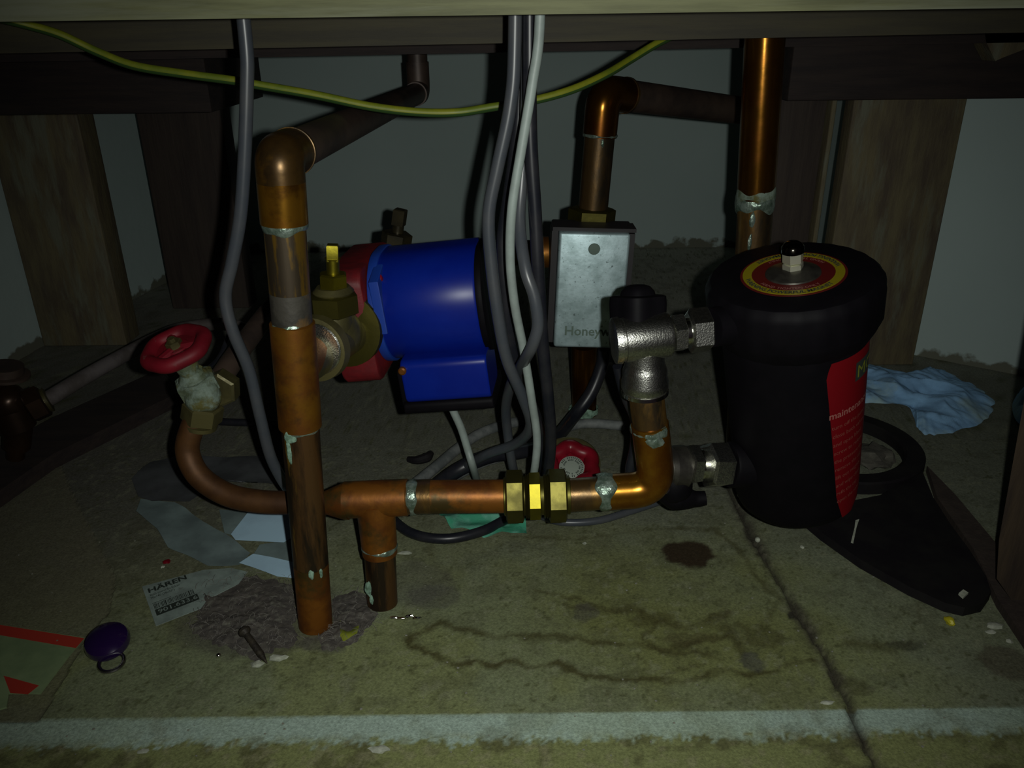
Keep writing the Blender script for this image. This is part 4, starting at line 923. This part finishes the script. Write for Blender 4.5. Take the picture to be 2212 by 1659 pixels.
def fit(name, t, x0, x1, y0, h, mt, z=0., bold=0.0):
    V_, F_ = text_pts(t, .01, bold); xm = max(v.x for v in V_); xn = min(v.x for v in V_); ym = max(v.y for v in V_); yn = min(v.y for v in V_)
    f = lf(0, 0); return obj(name, ([f(x0+(v.x-xn)/(xm-xn)*(x1-x0), y0+(v.y-yn)/(ym-yn)*h)+Vector((0, 0, z)) for v in V_], F_), mt, tk, sharp=0)
obj('number_band', lrect(.0008, LH*.105, LW*1.01, LH*.245), M['ink'], tk)
fit('number_lettering', '901.633.6', .0028, LW*.99, LH*.135, LH*.085, M['label_paper'], .0003, .0001)
bars = []; x = .0010
while x < LW*.97:
    wv = random.choice((.0003, .0005, .0006, .0010)); bars.append(lrect(x, LH*.262, x+wv, LH*.375)); x += wv+random.choice((.0004, .0006, .0009))
obj('barcode', join(*bars), M['ink'], tk)
obj('rule', lrect(.0004, LH*.395, LW*.45, LH*.403), M['ink'], tk)
fit('name_lettering', 'HÄREN', .0006, LW*.93, LH*.66, LH*.135, M['ink'], 0, .0003)
fit('small_lettering', 'Bath towel/Badlakan', .0010, LW*.72, LH*.575, LH*.055, M['ink'])
fit('small_lettering', '70x140 (28x55")', .0004, LW*.58, LH*.495, LH*.060, M['ink'], 0, .0001)
# printed bag at left
bgp = [(-90, 1340), (0, 1352), (182, 1380), (150, 1418), (112, 1468), (88, 1500), (20, 1500), (15, 1530), (-90, 1560)]
bg = obj('printed_bag', prism([fl(x, y, -.001) for x, y in bgp], (0, 0, .0014)), M['bag_pale']); tag(bg, 'pale green flattened bag with red stripes, cut by the left edge', 'bag')
def bprint(px): return prism([fl(x, y, .0005) for x, y in px], (0, 0, .0002))
obj('red_stripe', bprint([(-90, 1338), (0, 1350), (182, 1379), (164, 1400), (0, 1372), (-90, 1360)]), M['bag_red'], bg)
obj('red_stripe', bprint([(8, 1460), (84, 1481), (60, 1500), (22, 1497)]), M['bag_red'], bg)
# violet knob with ring
kb = thing('key_fob', 'dark violet domed button with a metal ring on the floor', 'button', fl(232, 1415))
kcn = fl(231, 1394, .008); kn = facing(.10, .9, .80, 231, 1384)
kn = Vector((.02, -.25, 1)).normalized()
obj('dome', lathe([(-.005, .014), (-.003, .0165), (.000, .0172), (.004, .0160), (.007, .012), (.0085, .007), (.009, .003)], kcn+Vector((0, .002, .002)), kn, 40), M['purple'], kb)
rgc = fl(241, 1431, .0022)
rn = Vector((.05, -.12, 1)).normalized(); _, q1, q2 = frame(rn)
obj('metal_ring', tube([rgc+(q1*math.cos(2*math.pi*k/40)+q2*math.sin(2*math.pi*k/40))*.0092 for k in range(40)], .0016, 10, closed=True), M['steel_ring'], kb)
# nail
na = thing('nail', 'rusty brown nail leaning on the floor by the dust', 'nail', fl(577, 1436))
nh = fl(527, 1362, .012); nt2 = fl(577, 1433, .001); nd = (nt2-nh).normalized()
obj('head', lathe([(-.001, .0042), (0, .0050), (.002, .0050), (.005, .0028)], nh, nd, 20), M['rust_nail'], na)
obj('shank', lathe([(0, .0026), ((nt2-nh).length-.010, .0030), ((nt2-nh).length, .0004)], nh, nd, 12), M['rust_nail'], na)
# dust clump around the pipe foot
dp = FP([(425, 1290), (470, 1252), (540, 1240), (620, 1262), (645, 1300), (640, 1350), (632, 1395), (590, 1402), (545, 1415), (500, 1400), (450, 1385), (415, 1360), (430, 1330)])
def fibres(P, n, o, spread=1.08):
    c = Vector((sum(a for a, _ in P)/len(P), sum(b for _, b in P)/len(P), 0)); ms = []; rr = random.Random(o)
    for _ in range(n):
        a, b = rr.choice(P); q = c.lerp(Vector((a, b, 0)), math.sqrt(rr.random())*spread); an = rr.uniform(0, 6.28); L_ = rr.uniform(.003, .009)
        d = Vector((math.cos(an), math.sin(an), 0)); k = rr.uniform(-.5, .5); w_ = .00016; z0 = rr.uniform(.0012, .0042); V_ = []
        for t in range(5):
            u = t/4; pt = q+d*L_*u+Vector((-d.y, d.x, 0))*L_*k*u*u; z_ = z0+.0015*math.sin(3.1*u)
            V_ += [Vector((pt.x, pt.y, z_)), Vector((pt.x-d.y*w_*2, pt.y+d.x*w_*2, z_+w_))]
        ms.append((V_, [(2*t, 2*t+1, 2*t+3, 2*t+2) for t in range(4)]))
    return join(*ms)
def dust_h(o): return lambda x, y, t: .0034*(1-t**2.2)*(.5+.9*mnoise.noise(Vector((x*60+o, y*60, 0)))+.35*mnoise.noise(Vector((x*260, y*260+o, 0))))-.0006*t+.0006
def fluff(P, o, n, label):
    B = ragged(P, .16, o); V_, F_ = radial(B, dust_h(o), 2*len(B), 36); m2 = fibres(B, n, int(o)+3)
    dd_ = obj('dust_fluff', (V_, F_), M['dust'], sharp=0); tag(dd_, label, 'dust', kind='stuff')
    f_ = obj('fibre', m2, M['dust_fibre'], dd_, sharp=0); f_['kind'] = 'stuff'
fluff(dp, 1., 420, 'grey brown fluffy dust beside the printed label')
dp = FP([(718, 1345), (722, 1292), (770, 1280), (800, 1300), (812, 1335), (790, 1362), (745, 1400), (700, 1402), (690, 1375)])
fluff(dp, 9., 160, 'grey dust fluff between the two pipe feet')
# leaf of yellow green plastic
sheet('plastic_scrap', 'yellow green plastic scrap in front of the pipe foot', [(735, 1344), (752, 1364), (777, 1358), (772, 1374), (742, 1390), (736, 1380)], M['leaf'], .003, 90, 6., .001, cat='scrap')
# black fragment
tag(obj('rubber_fragment', tube(cr([fl(882, 992, .004), fl(900, 994, .005), fl(922, 988, .007), fl(932, 978, .009)], 5), [.0035, .005, .006, .0035], 10), M['black_matte']), 'curved black rubber fragment on the floor left of the cables', 'fragment')
# small rubble
def chip(px, py, r, label, mt='plaster_chip', name='plaster_chip', cat='chip', sq=(1, 1, .5), seed=1, z=None, group=None, amp=.5):
    c = fl(px, py); c.z = r*sq[2]*.8
    o = obj(name, blob(c, r, 2, sq, seed, amp), M[mt]); return tag(o, label, cat, group)
chip(600, 1424, .0042, 'white plaster chip right of the nail point', sq=(1.8, .8, .5), seed=3)
chip(556, 1438, .0040, 'white plaster chip left of the nail point', sq=(1.3, .9, .5), seed=4)
chip(1636, 1170, .0027, 'round white pellet beside the floor joint', cat='pellet', name='white_pellet', sq=(1, 1, 1), amp=.05)
chip(1596, 1073, .0024, 'small white pellet just left of the canister bottom', cat='pellet', name='white_pellet', sq=(1, 1, 1), amp=.05)
chip(473, 1420, .0022, 'tiny silver bead on the floor left of the nail', 'chrome_smooth', 'metal_bead', 'bead', (1, 1, 1), amp=.02)
chip(2050, 1346, .0042, 'yellow plastic bit under the spanner handle end', 'yellow_bit', 'plastic_bit', 'bit', (.9, 1.3, .7), 7)
chip(2148, 1355, .0040, 'larger white plaster chip at lower right', sq=(1.5, 1, .5), seed=9)
chip(2140, 1367, .0030, 'flat white plaster flake below the larger chip at lower right', sq=(1.6, .7, .4), seed=10)
chip(2180, 1387, .0026, 'smallest white plaster chip nearest the lower right edge', seed=12)
chip(360, 1216, .0030, 'small red fleck on the floor above the printed label', 'red_gloss', 'red_fleck', 'fleck', (1.2, 1, .5), 5)
chip(352, 1226, .0019, 'small white fleck touching the red fleck', name='white_fleck', cat='fleck', seed=6)
chip(876, 1195, .0035, 'flat pale flake right of the stub pipe', sq=(1.8, .8, .2), seed=15, name='paint_flake', cat='flake')
chip(1262, 1175, .0020, 'tiny pale chip in the middle of the slab', seed=16)
chip(1733, 1183, .0020, 'tiny pale chip right of the floor joint', seed=18)
chip(1786, 1519, .0030, 'pale flake on the slab just above the painted strip', sq=(1.7, .7, .3), seed=19, name='paint_flake', cat='flake')
chip(820, 1621, .0038, 'oval pale flake below the painted strip', sq=(1.9, .8, .3), seed=20, name='paint_flake', cat='flake')
chip(310, 1624, .0026, 'pale flake below the painted strip at left', sq=(1.6, .8, .3), seed=22, name='paint_flake', cat='flake')
tag(obj('foil_scrap', join(*[blob(fl(x, y, .0015), .0024, 2, (1.7, .6, .5), i, .5) for i, (x, y) in enumerate(((852, 1334), (866, 1336), (885, 1331), (900, 1335)))]), M['chrome_smooth']), 'shiny crinkled foil scrap right of the stub pipe foot', 'foil')
# many specks of grit
gm = []
for i in range(130):
    px = random.uniform(30, 2190); py = random.uniform(1110, 1640); c = fl(px, py)
    r = random.uniform(.0004, .0011); gm.append(blob(Vector((c.x, c.y, r*.4)), r, 1, (1.2, 1, .6), i, .4))
g_ = obj('grit', join(*gm), mat('pale_grit', (.20, .20, .16), .9)); tag(g_, 'pale grit specks scattered over the concrete', 'grit', kind='stuff')
